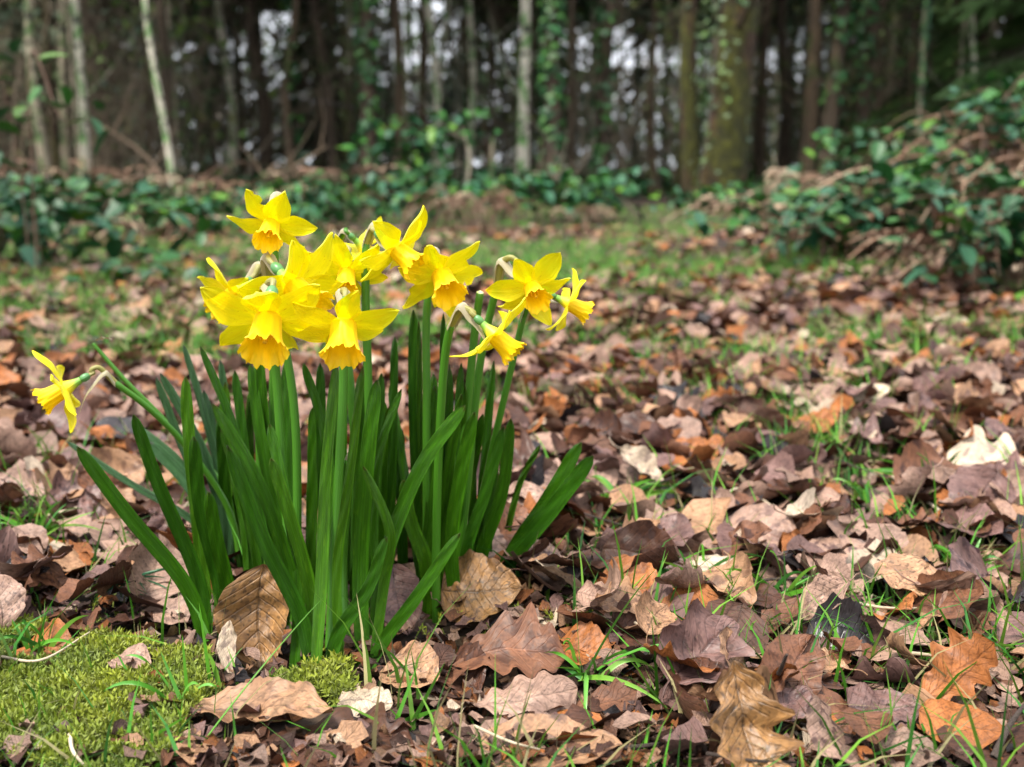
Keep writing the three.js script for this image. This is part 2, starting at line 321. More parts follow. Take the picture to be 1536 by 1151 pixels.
// leaves that stand out, each with its own curl: x, y, z, heading, pitch, roll, length, shape, colour, map, options, label
const heroLeaves = [
  [-0.0194, 0.022, -0.6331, 1.45, -0.1, 0.8, 0.04988, 'broad', 'golden', 2, {cup: 0.5, crumple: 0.12, ragged: 0.15, roll: 0, fold: 0.1}, 'mottled golden brown leaf propped against the base of the daffodil leaves'],
  [-0.0021, 0.02, -0.546, 1.5, -0.08, 0.42, 0.06122, 'oak', 'brown', 1, {cup: 0.5, crumple: 0.05, fold: 0.1, ragged: 0.08, roll: 0, bend: -0.3}, 'large smooth brown leaf standing on edge beside the daffodil clump'],
  [0.0073, 0.018, -0.5102, 1.75, -0.1, 0.35, 0.05257, 'oak', 'pinkish tan', 0, {cup: -1.0, crumple: 0.08, roll: 0, bend: -0.3}, 'pinkish brown folded leaf with rounded lobe lying over the large brown leaf'],
  [-0.0519, 0.014, -0.5333, 0.9, 0.1, 0.3, 0.03232, 'broad', 'tan', 2, {cup: 0.5, crumple: 0.1, roll: 0}, 'small tan speckled leaf lying where the daffodil stems meet the ground'],
  [-0.0735, 0.012, -0.5129, 1.5, 0.05, 0.25, 0.02798, 'broad', 'cream', 4, {cup: -0.4, crumple: 0.1, ragged: 0.5, roll: 0}, 'torn pale cream leaf scrap below the daffodil stems'],
  [-0.1201, 0.014, -0.4931, 1.25, -0.16, 0.1, 0.0777, 'narrow', 'tan', 4, {cup: 1.5, crumple: 0.08, ragged: 0.35, roll: 0, bend: 0.25}, 'long dry curled tan leaf arching over the moss'],
  [-0.0826, 0.01, -0.4688, 1.5, -0.03, 0.05, 0.07671, 'oak', 'dark brown', 3, {cup: 0.15, crumple: 0.05, fold: 0.05, twist: 0.1, roll: 0, bend: 0.05}, 'big dark red brown lobed leaf beneath the torn cream scrap'],
  [0.0175, 0.012, -0.467, 1.5, -0.05, 0.15, 0.06651, 'oval', 'tan', 3, {cup: 0.3, crumple: 0.04, roll: 0, ragged: 0.05}, 'tan pointed leaf blotched with purple lying flat by the grass tuft'],
  [0.1024, 0.034, -0.4473, 0.25, 0.95, 0.1, 0.05422, 'oak', 'golden', 5, {cup: 0.7, crumple: 0.13, roll: 0.3, bend: 0.4, ragged: 0.2}, 'upright curled golden oak leaf with a dark stalk'],
  [0.2106, 0.016, -0.4788, 1.1, 0.05, 0.25, 0.03772, 'broad', 'orange brown', 0, {cup: -0.3, crumple: 0.06, roll: 0}, 'orange tan toothed leaf with fine veins lying on dark litter'],
  [0.1811, 0.016, -0.4987, 1.6, 0.0, 0.3, 0.03627, 'broad', 'purple brown', 4, {cup: -0.6, crumple: 0.13, roll: 0}, 'grey brown crinkled leaf next to the toothed orange tan leaf'],
  [0.1515, 0.014, -0.4971, 0.4, 0.4, 0.1, 0.03917, 'oval', 'brown', 1, {cup: -0.6, crumple: 0.07, roll: 0}, 'brown creased leaf lying against the upright golden oak leaf'],
  [0.1317, 0.016, -0.6726, 0.2, 0.35, 0.1, 0.04076, 'maple', 'cream', 0, {cup: 0.2, crumple: 0.05, roll: 0, ragged: 0.05}, 'pale pinkish lobed leaf lying on top of brown litter'],
  [0.0715, 0.014, -0.6307, 1.0, 0.1, 0.35, 0.04205, 'broad', 'orange brown', 1, {cup: 0.4, crumple: 0.1, roll: 0}, 'bright orange brown leaf behind the tall grass tuft'],
  [-0.1368, 0.03, -0.5758, 0.1, 1.25, 0.1, 0.05758, 'oval', 'golden', 1, {cup: 1.4, crumple: 0.1, roll: 0.4, ragged: 0.2}, 'withered brown leaf standing upright among the daffodil stems'],
  [-0.1511, 0.02, -0.556, 0.1, 1.2, 0.2, 0.02864, 'narrow', 'cream', 1, {cup: 0.8, crumple: 0.06, roll: 0, ragged: 0.05}, 'small pale leaf standing on its tip by the daffodil leaves'],
  [-0.2612, 0.012, -0.5756, 1.1, -0.1, 0.4, 0.04186, 'oval', 'orange brown', 0, {cup: 0.8, crumple: 0.04, roll: 0, ragged: 0.04}, 'rust coloured oval leaf lying in the grass behind the moss'],
  [-0.2066, 0.012, -0.6241, 1.3, 0.05, 0.25, 0.03593, 'oval', 'pinkish tan', 4, {cup: 0.3, crumple: 0.05, roll: 0}, 'grey pink split leaf beside the conifer sprig'],
  [-0.2037, 0.014, -0.5492, 1.1, -0.1, 0.3, 0.02829, 'oval', 'pinkish tan', 2, {cup: 0.5, crumple: 0.06, roll: 0}, 'small pale tan leaf lying on the moss cushion'],
  [0.1837, 0.01, -0.5722, 1.4, 0.0, 0.12, 0.04508, 'broad', 'blackened', 0, {cup: 0.9, crumple: 0.12, roll: 0.4}, 'wet blackened leaf curled in the litter'],
  [0.0856, 0.022, -0.6834, 1.2, 0.1, 0.9, 0.05591, 'oval', 'dark brown', 1, {cup: 0.5, crumple: 0.06, roll: 0}, 'dark brown folded leaf standing on edge amid grass'],
  [0.1757, 0.018, -0.9914, 1.3, 0.0, 0.35, 0.06609, 'oak', 'orange brown', 0, {cup: -0.5, crumple: 0.1, roll: 0}, 'orange oak leaf lying high on pale litter'],
  [0.4251, 0.018, -0.9481, 1.4, 0.0, 0.35, 0.0747, 'maple', 'cream', 1, {cup: 0.2, crumple: 0.06, roll: 0}, 'large cream lobed leaf lying in sparse grass'],
  [0.2905, 0.018, -1.1085, 1.4, 0.0, 0.35, 0.06382, 'broad', 'orange brown', 1, {cup: -0.6, crumple: 0.1, roll: 0}, 'light orange leaf raised on the middle of the litter'],
  [-0.4064, 0.014, -0.9585, 1.2, 0.0, 0.3, 0.07261, 'broad', 'purple brown', 0, {cup: -0.2, crumple: 0.06, roll: 0}, 'purple grey flat leaf lying past the leaning stems'],
  [0.226, 0.018, -0.7209, 1.5, 0.0, 0.35, 0.05243, 'oval', 'pinkish tan', 3, {cup: -0.4, crumple: 0.06, roll: 0}, 'pink brown glossy leaf bridging two dark gaps in the litter'],
  [0.2677, 0.016, -0.675, 1.35, 0.0, 0.35, 0.05114, 'broad', 'purple brown', 3, {cup: -0.4, crumple: 0.1, roll: 0}, 'broad wet brown leaf with a pale torn edge'],
  [0.1753, 0.02, -0.7552, 1.0, 0.0, 0.5, 0.06179, 'broad', 'pinkish tan', 1, {cup: -0.3, crumple: 0.1, roll: 0}, 'large pinkish leaf with upturned rim above a dark hollow'],
  [-0.0275, 0.008, -0.5434, 0.6, 0.1, 0.3, 0.03293, 'broad', 'dark brown', 2, {cup: 0.6, crumple: 0.12, roll: 0}, 'dark crumpled leaf wedged under the large smooth brown leaf'],
  [0.0389, 0.012, -0.5618, 1.0, 0.1, 0.35, 0.03575, 'broad', 'orange brown', 4, {cup: 0.6, crumple: 0.08, roll: 0}, 'peach coloured curled leaf end beside the large smooth brown leaf'],
  [-0.0662, 0.024, -0.6153, 0.4, 0.8, 0.3, 0.04475, 'oval', 'purple brown', 4, {cup: 0.7, crumple: 0.08, roll: 0}, 'grey brown leaf leaning behind the front daffodil stems'],
];
heroLeaves.forEach(([x, y, z, a, p, r, s, shape, col, map, o, label], i) => {
  const m = solo('fallen_leaf', litterLeaf(shape, 30, 12, 5000 + i, o), col === 'golden' ? golden : leafMat(col, map), label, 'leaf');
  m.position.set(x, y + groundY(x, z), z); m.quaternion.copy(EU(p, a, r)); m.scale.setScalar(s);
});

// ---------- daffodils ----------
const streak = tex(128, 256, (u, v) => 0.5 + 0.35 * (fbm(u * 34, v * 2, 2) - 0.5) + 0.12 * Math.cos(u * 6.283 * 14), false);
const petalStreak = tex(128, 128, (u, v) => 0.5 + 0.5 * (fbm(u * 22, v * 1.6, 3) - 0.5), false);
const bladeTint = tex(128, 512, (u, v) => { const k = 0.84 + 0.34 * (fbm(u * 26, v * 2.5, 3) - 0.5) + 0.16 * (fbm(u * 3, v * 14 + 5, 4) - 0.5), n = smooth(0.74, 0.8, vnoise(u * 9 + 3, v * 46)) * 0.14, t = smooth(0.972, 0.99, v + 0.02 * (fbm(u * 6, 2, 2) - 0.5)); return [lerp(k + n, 1, t), lerp(k + n * 0.5, 0.72, t), lerp(k + n, 0.9, t)]; });
const bladeMats = [[0.062, 0.225, 0.004], [0.048, 0.188, 0.005], [0.090, 0.275, 0.006], [0.085, 0.215, 0.075]].map((c) => phy({ color: lin(...c), map: bladeTint, bumpMap: streak, bumpScale: 0.0012, roughness: 0.36, transmission: 0.3, thickness: 0, specularIntensity: 0.45 }));
const stemMat = phy({ color: lin(0.044, 0.158, 0.006), roughness: 0.4, bumpMap: streak, bumpScale: 0.0003 });
const petalTint = tex(256, 256, (u, v) => { const k = 0.965 + 0.07 * (fbm(u * 30, v * 2.2, 3) - 0.5), sp = smooth(0.93, 0.96, vnoise(u * 17 + 4, v * 23)) * 0.25; return [k - sp * 0.6, k - sp - 0.025 * (1 - smooth(0.0, 0.05, Math.abs(u - 0.5))), k * 0.8]; });
const petalMat = phy({ color: lin(0.99, 0.90, 0.003), map: petalTint, bumpMap: petalStreak, bumpScale: 0.0006, roughness: 0.55, transmission: 0.45, thickness: 0, specularIntensity: 0.4 });
const trumpetMat = phy({ color: lin(0.98, 0.68, 0.002), bumpMap: petalStreak, bumpScale: 0.0006, roughness: 0.55, transmission: 0.3, thickness: 0, specularIntensity: 0.5 });
const tubeMat = phy({ vertexColors: true, roughness: 0.5 });
const ovaryMat = phy({ color: lin(0.07, 0.20, 0.06), roughness: 0.4 });
const spatheMat = phy({ color: lin(0.40, 0.34, 0.20), bumpMap: petalStreak, bumpScale: 0.0006, roughness: 0.6, transmission: 0.35, thickness: 0 });
const neckMat = phy({ color: lin(0.22, 0.20, 0.05), roughness: 0.5, bumpMap: streak, bumpScale: 0.0003 });
const antherMat = phy({ color: lin(0.85, 0.55, 0.02), roughness: 0.8 });

function petalGeo(R, len, wid, o) {
  const reflex = (o.reflex ?? 0.1) + lerp(-0.16, 0.16, R()), cup = lerp(0.1, 0.45, R()), tw = lerp(-0.55, 0.55, R()), ph = R() * 6, bite = o.bite && R() < 0.75 ? R() * 50 : 0, sk = lerp(-0.16, 0.16, R()), pt = lerp(1.35, 2.0, R()), hook = lerp(-0.25, 0.2, R());
  return sheet(16, 8, (t, v) => {
    const s = v * 2 - 1;
    let w = wid * (t < 0.42 ? lerp(0.42, 1, smooth(-0.1, 0.42, t)) : Math.pow(Math.max(0.001, 1 - Math.pow((t - 0.42) / 0.58, pt)), 0.78));
    if (bite && s > 0) w *= 1 - 0.55 * smooth(0.5, 0.62, vnoise(t * 7 + bite, 3)) * smooth(0.35, 0.5, t);
    w *= 1 + 0.05 * Math.sin(t * 19 + ph + (s > 0 ? 2 : 0)) * t;
    let x = s * w, y = t * len, z = 0;
    z = -reflex * len * t * t + hook * len * Math.pow(t, 4) + cup * s * s * w * 0.8 + 0.0016 * Math.sin(t * 9 + ph) * Math.abs(s) * t - 0.0006 * Math.cos(s * 9) * t;
    x += sk * len * t * t * 0.5;
    const c = Math.cos(tw * t), d = Math.sin(tw * t);
    return [x * c - z * d, y, x * d + z * c];
  });
}
function trumpetGeo(R, k) {
  const p1 = R() * 6, p2 = R() * 6, p3 = R() * 6, sd = R() * 40;
  return sheet(16, 60, (t, v) => {
    const a = v * 2 * Math.PI, f = Math.pow(smooth(0.5, 1, t), 1.4), nz = fbm(Math.cos(a) * 4 + sd, Math.sin(a) * 4 + sd, 2) - 0.5;
    let r = 0.0064 + 0.0018 * t + 0.0030 * Math.pow(t, 5); r *= 1 + 0.018 * Math.cos(12 * a + p1) * smooth(0, 0.3, t) + f * (0.06 * Math.sin(6 * a + p1) + 0.04 * Math.sin(14 * a + p2) + 0.16 * nz);
    const z = 0.0205 * t + f * (0.0011 * Math.sin(11 * a + p3) + 0.0008 * Math.sin(23 * a + p2) + 0.003 * nz);
    return [Math.cos(a) * r * k, Math.sin(a) * r * k, z * k];
  });
}
const tubeGeo = sheet(10, 16, (t, v) => { const a = v * 2 * Math.PI, r = lerp(0.0026, 0.0064, Math.pow(t, 1.5)); return [Math.cos(a) * r, Math.sin(a) * r, -0.0125 + 0.013 * t]; }, (t) => { const k = smooth(0.15, 0.95, t); return [lerp(0.16, 0.9, k), lerp(0.34, 0.68, k), lerp(0.04, 0.004, k)]; });
const ovaryGeo = sheet(10, 14, (t, v) => { const a = v * 2 * Math.PI, r = 0.0031 * Math.sqrt(Math.max(0.02, 1 - Math.pow(t * 2 - 1, 2) * 0.86)); return [Math.cos(a) * r, Math.sin(a) * r, -0.0205 + 0.0088 * t]; });
const antherGeo = tube([V(0, 0, 0), V(0, 0, 0.0035), V(0, 0, 0.006)], (t) => 0.0009 * Math.sin(0.5 + 2.4 * t), 5, 6);
const styleGeo = tube([V(0, 0, 0), V(0, 0, 0.006), V(0, 0, 0.013), V(0, 0, 0.0145)], (t) => t > 0.9 ? 0.0014 : 0.0006, 10, 8);

function strap(pts, width, face, seed, o = {}) {
  const n = 36, m = 7, { ps, ts } = frames(pts, n), R = rng(seed), tw0 = o.twist ?? lerp(-0.5, 0.5, R()), ch = lerp(0.22, 0.5, R()), th = 0.0009, ripple = R() * 9, p = [], uv = [], ix = [], ring = 2 * m;
  for (let i = 0; i <= n; i++) {
    const t = i / n, T = ts[i]; let F = V(Math.sin(face + tw0 * (t - 0.5)), 0.12, Math.cos(face + tw0 * (t - 0.5)));
    const Wd = F.clone().cross(T).normalize(), N = T.clone().cross(Wd).normalize();
    let w = width * 0.5 * lerp(0.86, 1, smooth(0, 0.35, t)) * (t > 0.86 ? Math.max(0.1, Math.pow(Math.max(0, 1 - Math.pow((t - 0.86) / 0.14, 2.2)), 0.5)) : 1);
    w *= 0.96 - 0.14 * smooth(0.4, 0.9, t);
    const put = (s, side) => { const e = Math.sqrt(Math.max(0.03, 1 - s * s)), q = ps[i].clone().addScaledVector(Wd, s * w).addScaledVector(N, ch * w * s * s * (1 - 0.4 * t) + side * th * e * 0.6 + 0.0003 * Math.sin(t * 30 + ripple + s * 4)); p.push(q.x, q.y, q.z); uv.push((s * 0.5 + 0.5) * (side > 0 ? 1 : 0.98), t); };
    for (let j = 0; j < m; j++) put(j / (m - 1) * 2 - 1, 1);
    for (let j = m - 1; j >= 0; j--) put(j / (m - 1) * 2 - 1, -1);
  }
  for (let i = 0; i < n; i++) for (let j = 0; j < ring; j++) { const a = i * ring + j, b = i * ring + (j + 1) % ring; ix.push(a, b, a + ring, b, b + ring, a + ring); }
  for (let j = 1; j < ring - 1; j++) ix.push(n * ring, n * ring + j, n * ring + j + 1);
  const g = new THREE.BufferGeometry(); g.setAttribute('position', new THREE.Float32BufferAttribute(p, 3)); g.setAttribute('uv', new THREE.Float32BufferAttribute(uv, 2)); g.setIndex(ix); g.computeVertexNormals(); return g;
}
// plants: label, base, stem points, stem radius, flower [centre, axis, roll, size, options] or null, end style, leaves [[points], width, facing, tone]
const plants = [
  {label: 'daffodil with a large broad flower facing forward over long outward leaves', base: [-0.1147, 0, -0.579], r: 0.0025, leaves: [[[[-0.1082, -0.004, -0.559], [-0.1153, 0.0331, -0.5683], [-0.1326, 0.0811, -0.5617], [-0.1476, 0.1346, -0.555]], 0.0089, 0.35, 1], [[[-0.1145, -0.004, -0.574], [-0.1225, 0.046, -0.585], [-0.1392, 0.1091, -0.58], [-0.16, 0.1524, -0.575]], 0.00812, 0.5, 0], [[[-0.1061, -0.004, -0.564], [-0.111, 0.0407, -0.5783], [-0.1227, 0.095, -0.5767], [-0.1299, 0.1224, -0.575]], 0.00805, 0.25, 2], [[[-0.1346, -0.004, -0.599], [-0.1446, 0.0574, -0.62], [-0.1622, 0.1287, -0.625], [-0.1806, 0.175, -0.63]], 0.00566, 0.3, 1], [[[-0.1195, -0.004, -0.5616], [-0.1193, 0.0533, -0.5862], [-0.1287, 0.105, -0.5948], [-0.1362, 0.1349, -0.6034]], 0.00735, 0.014947487565111772, 0]], stem: [[-0.1147, -0.004, -0.579], [-0.1285, 0.0705, -0.605], [-0.1329, 0.1629, -0.61], [-0.1338, 0.1974, -0.605], [-0.1313, 0.2131, -0.588]], flower: {c: [-0.1216, 0.2019, -0.545], axis: [0.03, -0.66, 0.75], size: 1.06, roll: 0.12, neck: 2, flap: 0.001, o: {reflex: -0.05}}},
  {label: 'daffodil with an upright leafy stem and a frilled orange trumpet tilted at the ground', base: [-0.1007, 0, -0.562], r: 0.0025, leaves: [[[[-0.0993, -0.004, -0.554], [-0.0952, 0.0244, -0.5617], [-0.0752, 0.0581, -0.5533], [-0.0648, 0.0881, -0.545]], 0.00811, -0.3, 1], [[[-0.0805, -0.004, -0.556], [-0.0726, 0.0158, -0.568], [-0.0497, 0.0502, -0.564], [-0.0276, 0.0854, -0.56]], 0.00789, -0.5, 0], [[[-0.0829, -0.004, -0.574], [-0.0861, 0.0507, -0.5933], [-0.0804, 0.1199, -0.5967], [-0.0747, 0.1609, -0.6]], 0.00974, 0.1, 0], [[[-0.0786, -0.004, -0.569], [-0.0721, 0.046, -0.585], [-0.0677, 0.0771, -0.585], [-0.0816, 0.1153, -0.585]], 0.00638, 0.2, 2], [[[-0.1055, -0.004, -0.5418], [-0.1044, 0.0578, -0.5743], [-0.1036, 0.1061, -0.5908], [-0.0984, 0.1702, -0.6073]], 0.00715, 0.23270222284497688, 2]], stem: [[-0.1007, -0.004, -0.562], [-0.0997, 0.0577, -0.585], [-0.0929, 0.1512, -0.592], [-0.0911, 0.1917, -0.592], [-0.0894, 0.211, -0.58]], flower: {c: [-0.0849, 0.1984, -0.552], axis: [0.04, -0.74, 0.64], size: 0.8, roll: -0.25, neck: 2, flap: 0.002, o: {reflex: 0.0, trumpet: 1.22}}},
  {label: 'daffodil with the highest flower, its petals nibbled by insects', base: [-0.1525, 0, -0.655], r: 0.0025, leaves: [[[[-0.1621, -0.004, -0.66], [-0.1644, 0.0502, -0.6667], [-0.1689, 0.1092, -0.6733], [-0.174, 0.1523, -0.68]], 0.0069, 0.2, 1], [[[-0.1699, -0.004, -0.67], [-0.1698, 0.0379, -0.6767], [-0.1777, 0.0893, -0.6833], [-0.1859, 0.1315, -0.69]], 0.00824, -0.3, 0], [[[-0.1473, -0.004, -0.65], [-0.1487, 0.0546, -0.6533], [-0.1517, 0.1299, -0.6567], [-0.1542, 0.1868, -0.66]], 0.00715, 0.3, 0], [[[-0.157, -0.004, -0.6464], [-0.1622, 0.025, -0.663], [-0.1519, 0.0815, -0.6796], [-0.1425, 0.1111, -0.6963]], 0.00704, -0.4610282273696406, 1], [[[-0.1529, -0.004, -0.6458], [-0.1553, 0.0319, -0.6443], [-0.1653, 0.0917, -0.6427], [-0.1739, 0.1235, -0.6412]], 0.00629, -0.11838810606565808, 0]], stem: [[-0.1525, -0.004, -0.655], [-0.1535, 0.0287, -0.665], [-0.1476, 0.1523, -0.67], [-0.1446, 0.218, -0.672], [-0.143, 0.2573, -0.668], [-0.1378, 0.2599, -0.655]], flower: {c: [-0.1369, 0.2453, -0.632], axis: [-0.02, -0.62, 0.78], size: 0.76, roll: 0.5, neck: 2, flap: 0.003, o: {bite: 1, reflex: 0.05}}},
  {label: 'daffodil with one tall upright petal and a flower turned aside behind the broad one', base: [-0.1319, 0, -0.625], r: 0.0025, leaves: [[[[-0.138, -0.004, -0.635], [-0.14, 0.0451, -0.6433], [-0.1525, 0.1144, -0.6517], [-0.1593, 0.1603, -0.66]], 0.00785, 0.1, 0], [[[-0.1349, -0.004, -0.64], [-0.135, 0.0365, -0.6433], [-0.1351, 0.1197, -0.6467], [-0.1349, 0.1639, -0.65]], 0.0086, -0.2, 1], [[[-0.1144, -0.004, -0.594], [-0.1047, 0.1078, -0.6133], [-0.11, 0.1384, -0.6167], [-0.1192, 0.1669, -0.62]], 0.00634, -0.2, 0], [[[-0.15, -0.004, -0.6462], [-0.14, 0.0288, -0.6527], [-0.1509, 0.0871, -0.6591], [-0.1565, 0.1592, -0.6656]], 0.00654, 0.47275899640913843, 0]], stem: [[-0.1319, -0.004, -0.625], [-0.1304, 0.0396, -0.635], [-0.1297, 0.1415, -0.64], [-0.1393, 0.209, -0.638], [-0.1388, 0.2259, -0.628]], flower: {c: [-0.1203, 0.2122, -0.605], axis: [0.62, -0.52, 0.58], size: 1.06, roll: 0.25, neck: 2, flap: 0.003, o: {reflex: 0.0}}},
  {label: 'daffodil with a half hidden flower showing one petal out to the side', base: [-0.1623, 0, -0.68], r: 0.0025, leaves: [[[[-0.1663, -0.004, -0.599], [-0.1705, 0.0364, -0.61], [-0.1782, 0.0864, -0.605], [-0.1784, 0.1286, -0.6]], 0.0092, 0.2, 1], [[[-0.1592, -0.004, -0.589], [-0.1624, 0.0321, -0.6], [-0.1669, 0.0699, -0.595], [-0.1689, 0.0994, -0.59]], 0.00869, 0.3, 0], [[[-0.1875, -0.004, -0.64], [-0.1885, 0.0377, -0.64], [-0.1924, 0.109, -0.64], [-0.1931, 0.1556, -0.64]], 0.00892, -0.1, 2], [[[-0.1844, -0.004, -0.7069], [-0.1792, 0.0074, -0.7106], [-0.1855, 0.0719, -0.7142], [-0.1933, 0.1229, -0.7179]], 0.00916, -0.16173534433983267, 2], [[[-0.1821, -0.004, -0.7034], [-0.1733, 0.0112, -0.7002], [-0.172, 0.0766, -0.6971], [-0.1685, 0.1375, -0.6939]], 0.00682, 0.578870160842038, 0]], stem: [[-0.1623, -0.004, -0.68], [-0.1638, 0.0214, -0.685], [-0.1621, 0.1315, -0.69], [-0.1615, 0.204, -0.69], [-0.1562, 0.2173, -0.68]], flower: {c: [-0.1688, 0.2016, -0.665], axis: [-0.55, -0.55, 0.6], size: 0.8, roll: 0.3, neck: 2}},
  {label: 'daffodil with a pale yellow flower tucked in the middle of the clump', base: [-0.1007, 0, -0.66], r: 0.0025, leaves: [[[[-0.0849, -0.004, -0.635], [-0.085, 0.039, -0.6367], [-0.0794, 0.1176, -0.6383], [-0.0772, 0.1576, -0.64]], 0.00657, 0.2, 1], [[[-0.0752, -0.004, -0.604], [-0.081, 0.065, -0.6217], [-0.077, 0.1132, -0.6233], [-0.064, 0.1508, -0.625]], 0.00566, -0.2, 0], [[[-0.1061, -0.004, -0.64], [-0.1047, 0.0365, -0.6433], [-0.1029, 0.1197, -0.6467], [-0.101, 0.1639, -0.65]], 0.00782, 0.1, 0], [[[-0.1151, -0.004, -0.65], [-0.1163, 0.0329, -0.6533], [-0.1167, 0.1174, -0.6567], [-0.1168, 0.1603, -0.66]], 0.00715, 0.2, 1], [[[-0.1147, -0.004, -0.6744], [-0.1078, 0.0186, -0.6804], [-0.1085, 0.0796, -0.6864], [-0.1083, 0.1236, -0.6924]], 0.00783, -0.3831871688096859, 0]], stem: [[-0.1007, -0.004, -0.66], [-0.1006, 0.0269, -0.67], [-0.1001, 0.1345, -0.675], [-0.1102, 0.2173, -0.68], [-0.105, 0.2294, -0.67]], flower: {c: [-0.0972, 0.2167, -0.648], axis: [0.02, -0.68, 0.7], size: 0.76, roll: 0.1, neck: 2}},
  {label: 'daffodil seen from behind with a round green ovary above its petals', base: [-0.0997, 0, -0.7], r: 0.0019, leaves: [[[[-0.0961, -0.004, -0.69], [-0.0965, 0.0414, -0.6933], [-0.0941, 0.1213, -0.6967], [-0.0924, 0.1731, -0.7]], 0.00674, 0.2, 0], [[[-0.0796, -0.004, -0.68], [-0.0786, 0.0447, -0.6833], [-0.0757, 0.1235, -0.6867], [-0.0743, 0.1724, -0.69]], 0.00623, 0.1, 1], [[[-0.1028, -0.004, -0.7272], [-0.1113, 0.0042, -0.7192], [-0.1016, 0.0727, -0.7112], [-0.0967, 0.1035, -0.7033]], 0.00725, 0.5077557278903947, 0]], stem: [[-0.0997, -0.004, -0.7], [-0.1, 0.0142, -0.705], [-0.1066, 0.1275, -0.71], [-0.1131, 0.2064, -0.71], [-0.1111, 0.2312, -0.71], [-0.1059, 0.2382, -0.705]], flower: {c: [-0.0941, 0.2276, -0.7], axis: [0.55, -0.6, -0.35], size: 0.66, roll: 0.0, neck: 2, green: 1, flap: -0.002}},
  {label: 'daffodil facing aside with a brown papery bend at the top of its stem', base: [-0.0876, 0, -0.64], r: 0.0025, leaves: [[[[-0.0553, -0.004, -0.675], [-0.0577, 0.0244, -0.6767], [-0.0615, 0.1167, -0.6783], [-0.0613, 0.1905, -0.68]], 0.00862, 0.2, 1], [[[-0.0505, -0.004, -0.668], [-0.0536, 0.0271, -0.6693], [-0.0575, 0.1184, -0.6707], [-0.0574, 0.1844, -0.672]], 0.00447, 0.5, 2], [[[-0.0951, -0.004, -0.65], [-0.0956, 0.0329, -0.6533], [-0.0934, 0.1048, -0.6567], [-0.0926, 0.1541, -0.66]], 0.00794, -0.2, 0], [[[-0.0926, -0.004, -0.6659], [-0.0968, 0.0237, -0.6666], [-0.088, 0.0849, -0.6672], [-0.0806, 0.1391, -0.6678]], 0.00877, 0.5869315549411135, 0], [[[-0.1016, -0.004, -0.665], [-0.0991, 0.0265, -0.6588], [-0.0837, 0.089, -0.6525], [-0.0735, 0.1367, -0.6463]], 0.00641, 0.3663381314944968, 2]], stem: [[-0.0876, -0.004, -0.64], [-0.087, 0.0359, -0.645], [-0.0864, 0.1395, -0.65], [-0.0867, 0.2079, -0.65], [-0.0857, 0.2333, -0.65], [-0.0801, 0.2439, -0.648], [-0.0749, 0.2413, -0.646]], flower: {c: [-0.0667, 0.2307, -0.636], axis: [0.66, -0.52, 0.32], size: 0.84, roll: 0.5, neck: 3, flap: -0.006}},
  {label: 'daffodil with a wide open trumpet and one petal curled upward', base: [-0.0542, 0, -0.66], r: 0.0025, leaves: [[[[-0.0798, -0.004, -0.594], [-0.0746, 0.0458, -0.6067], [-0.0513, 0.1096, -0.6033], [-0.026, 0.1465, -0.6]], 0.0099, -0.45, 0], [[[-0.0442, -0.004, -0.67], [-0.0443, 0.048, -0.6733], [-0.0436, 0.1256, -0.6767], [-0.0427, 0.1884, -0.68]], 0.00532, 0.3, 1], [[[-0.0526, -0.004, -0.64], [-0.0521, 0.0377, -0.64], [-0.0618, 0.0674, -0.64], [-0.0654, 0.0925, -0.64]], 0.0097, 0.1, 2], [[[-0.0533, -0.004, -0.6514], [-0.0587, 0.0233, -0.6675], [-0.0685, 0.0804, -0.6836], [-0.0795, 0.1382, -0.6997]], 0.00685, 0.44446276132538054, 0], [[[-0.0651, -0.004, -0.6884], [-0.0566, 0.0174, -0.6834], [-0.0463, 0.0818, -0.6785], [-0.0344, 0.1158, -0.6735]], 0.00771, -0.5660406861946363, 0]], stem: [[-0.0542, -0.004, -0.66], [-0.0539, 0.0298, -0.662], [-0.0526, 0.1365, -0.665], [-0.052, 0.19, -0.667], [-0.0484, 0.2203, -0.668], [-0.047, 0.2276, -0.66]], flower: {c: [-0.0411, 0.2158, -0.64], axis: [0.3, -0.56, 0.72], size: 0.84, roll: 0.25, neck: 2, green: 1, flap: -0.002, o: {bite: 1, reflex: -0.1, trumpet: 1.1}}},
  {label: 'daffodil with a deeply arched olive neck and a trumpet seen side on', base: [-0.0461, 0, -0.635], r: 0.0025, leaves: [[[[-0.0367, -0.004, -0.65], [-0.0362, 0.0557, -0.65], [-0.034, 0.1148, -0.65], [-0.0303, 0.1619, -0.65]], 0.00591, 0.3, 1], [[[-0.0321, -0.004, -0.64], [-0.0363, 0.0517, -0.6367], [-0.0301, 0.0984, -0.6333], [-0.0219, 0.1364, -0.63]], 0.00962, -0.2, 0], [[[-0.0288, -0.004, -0.66], [-0.0284, 0.0399, -0.6583], [-0.0165, 0.0793, -0.6567], [-0.0049, 0.1219, -0.655]], 0.00837, -0.3, 1], [[[-0.0532, -0.004, -0.6559], [-0.0453, 0.0313, -0.6459], [-0.039, 0.0936, -0.6358], [-0.0293, 0.1479, -0.6258]], 0.00714, -0.027781039703095534, 0], [[[-0.0604, -0.004, -0.6524], [-0.055, 0.0269, -0.6579], [-0.049, 0.086, -0.6633], [-0.0478, 0.1447, -0.6688]], 0.00868, 0.11242384606155442, 0]], stem: [[-0.0461, -0.004, -0.635], [-0.046, 0.0396, -0.635], [-0.0432, 0.1115, -0.63], [-0.0381, 0.1724, -0.622], [-0.0347, 0.1894, -0.618], [-0.0279, 0.1992, -0.612], [-0.0215, 0.1971, -0.608]], flower: {c: [-0.0095, 0.1858, -0.6], axis: [0.68, -0.62, 0.22], size: 0.76, roll: 0.2, neck: 3, flap: -0.008}},
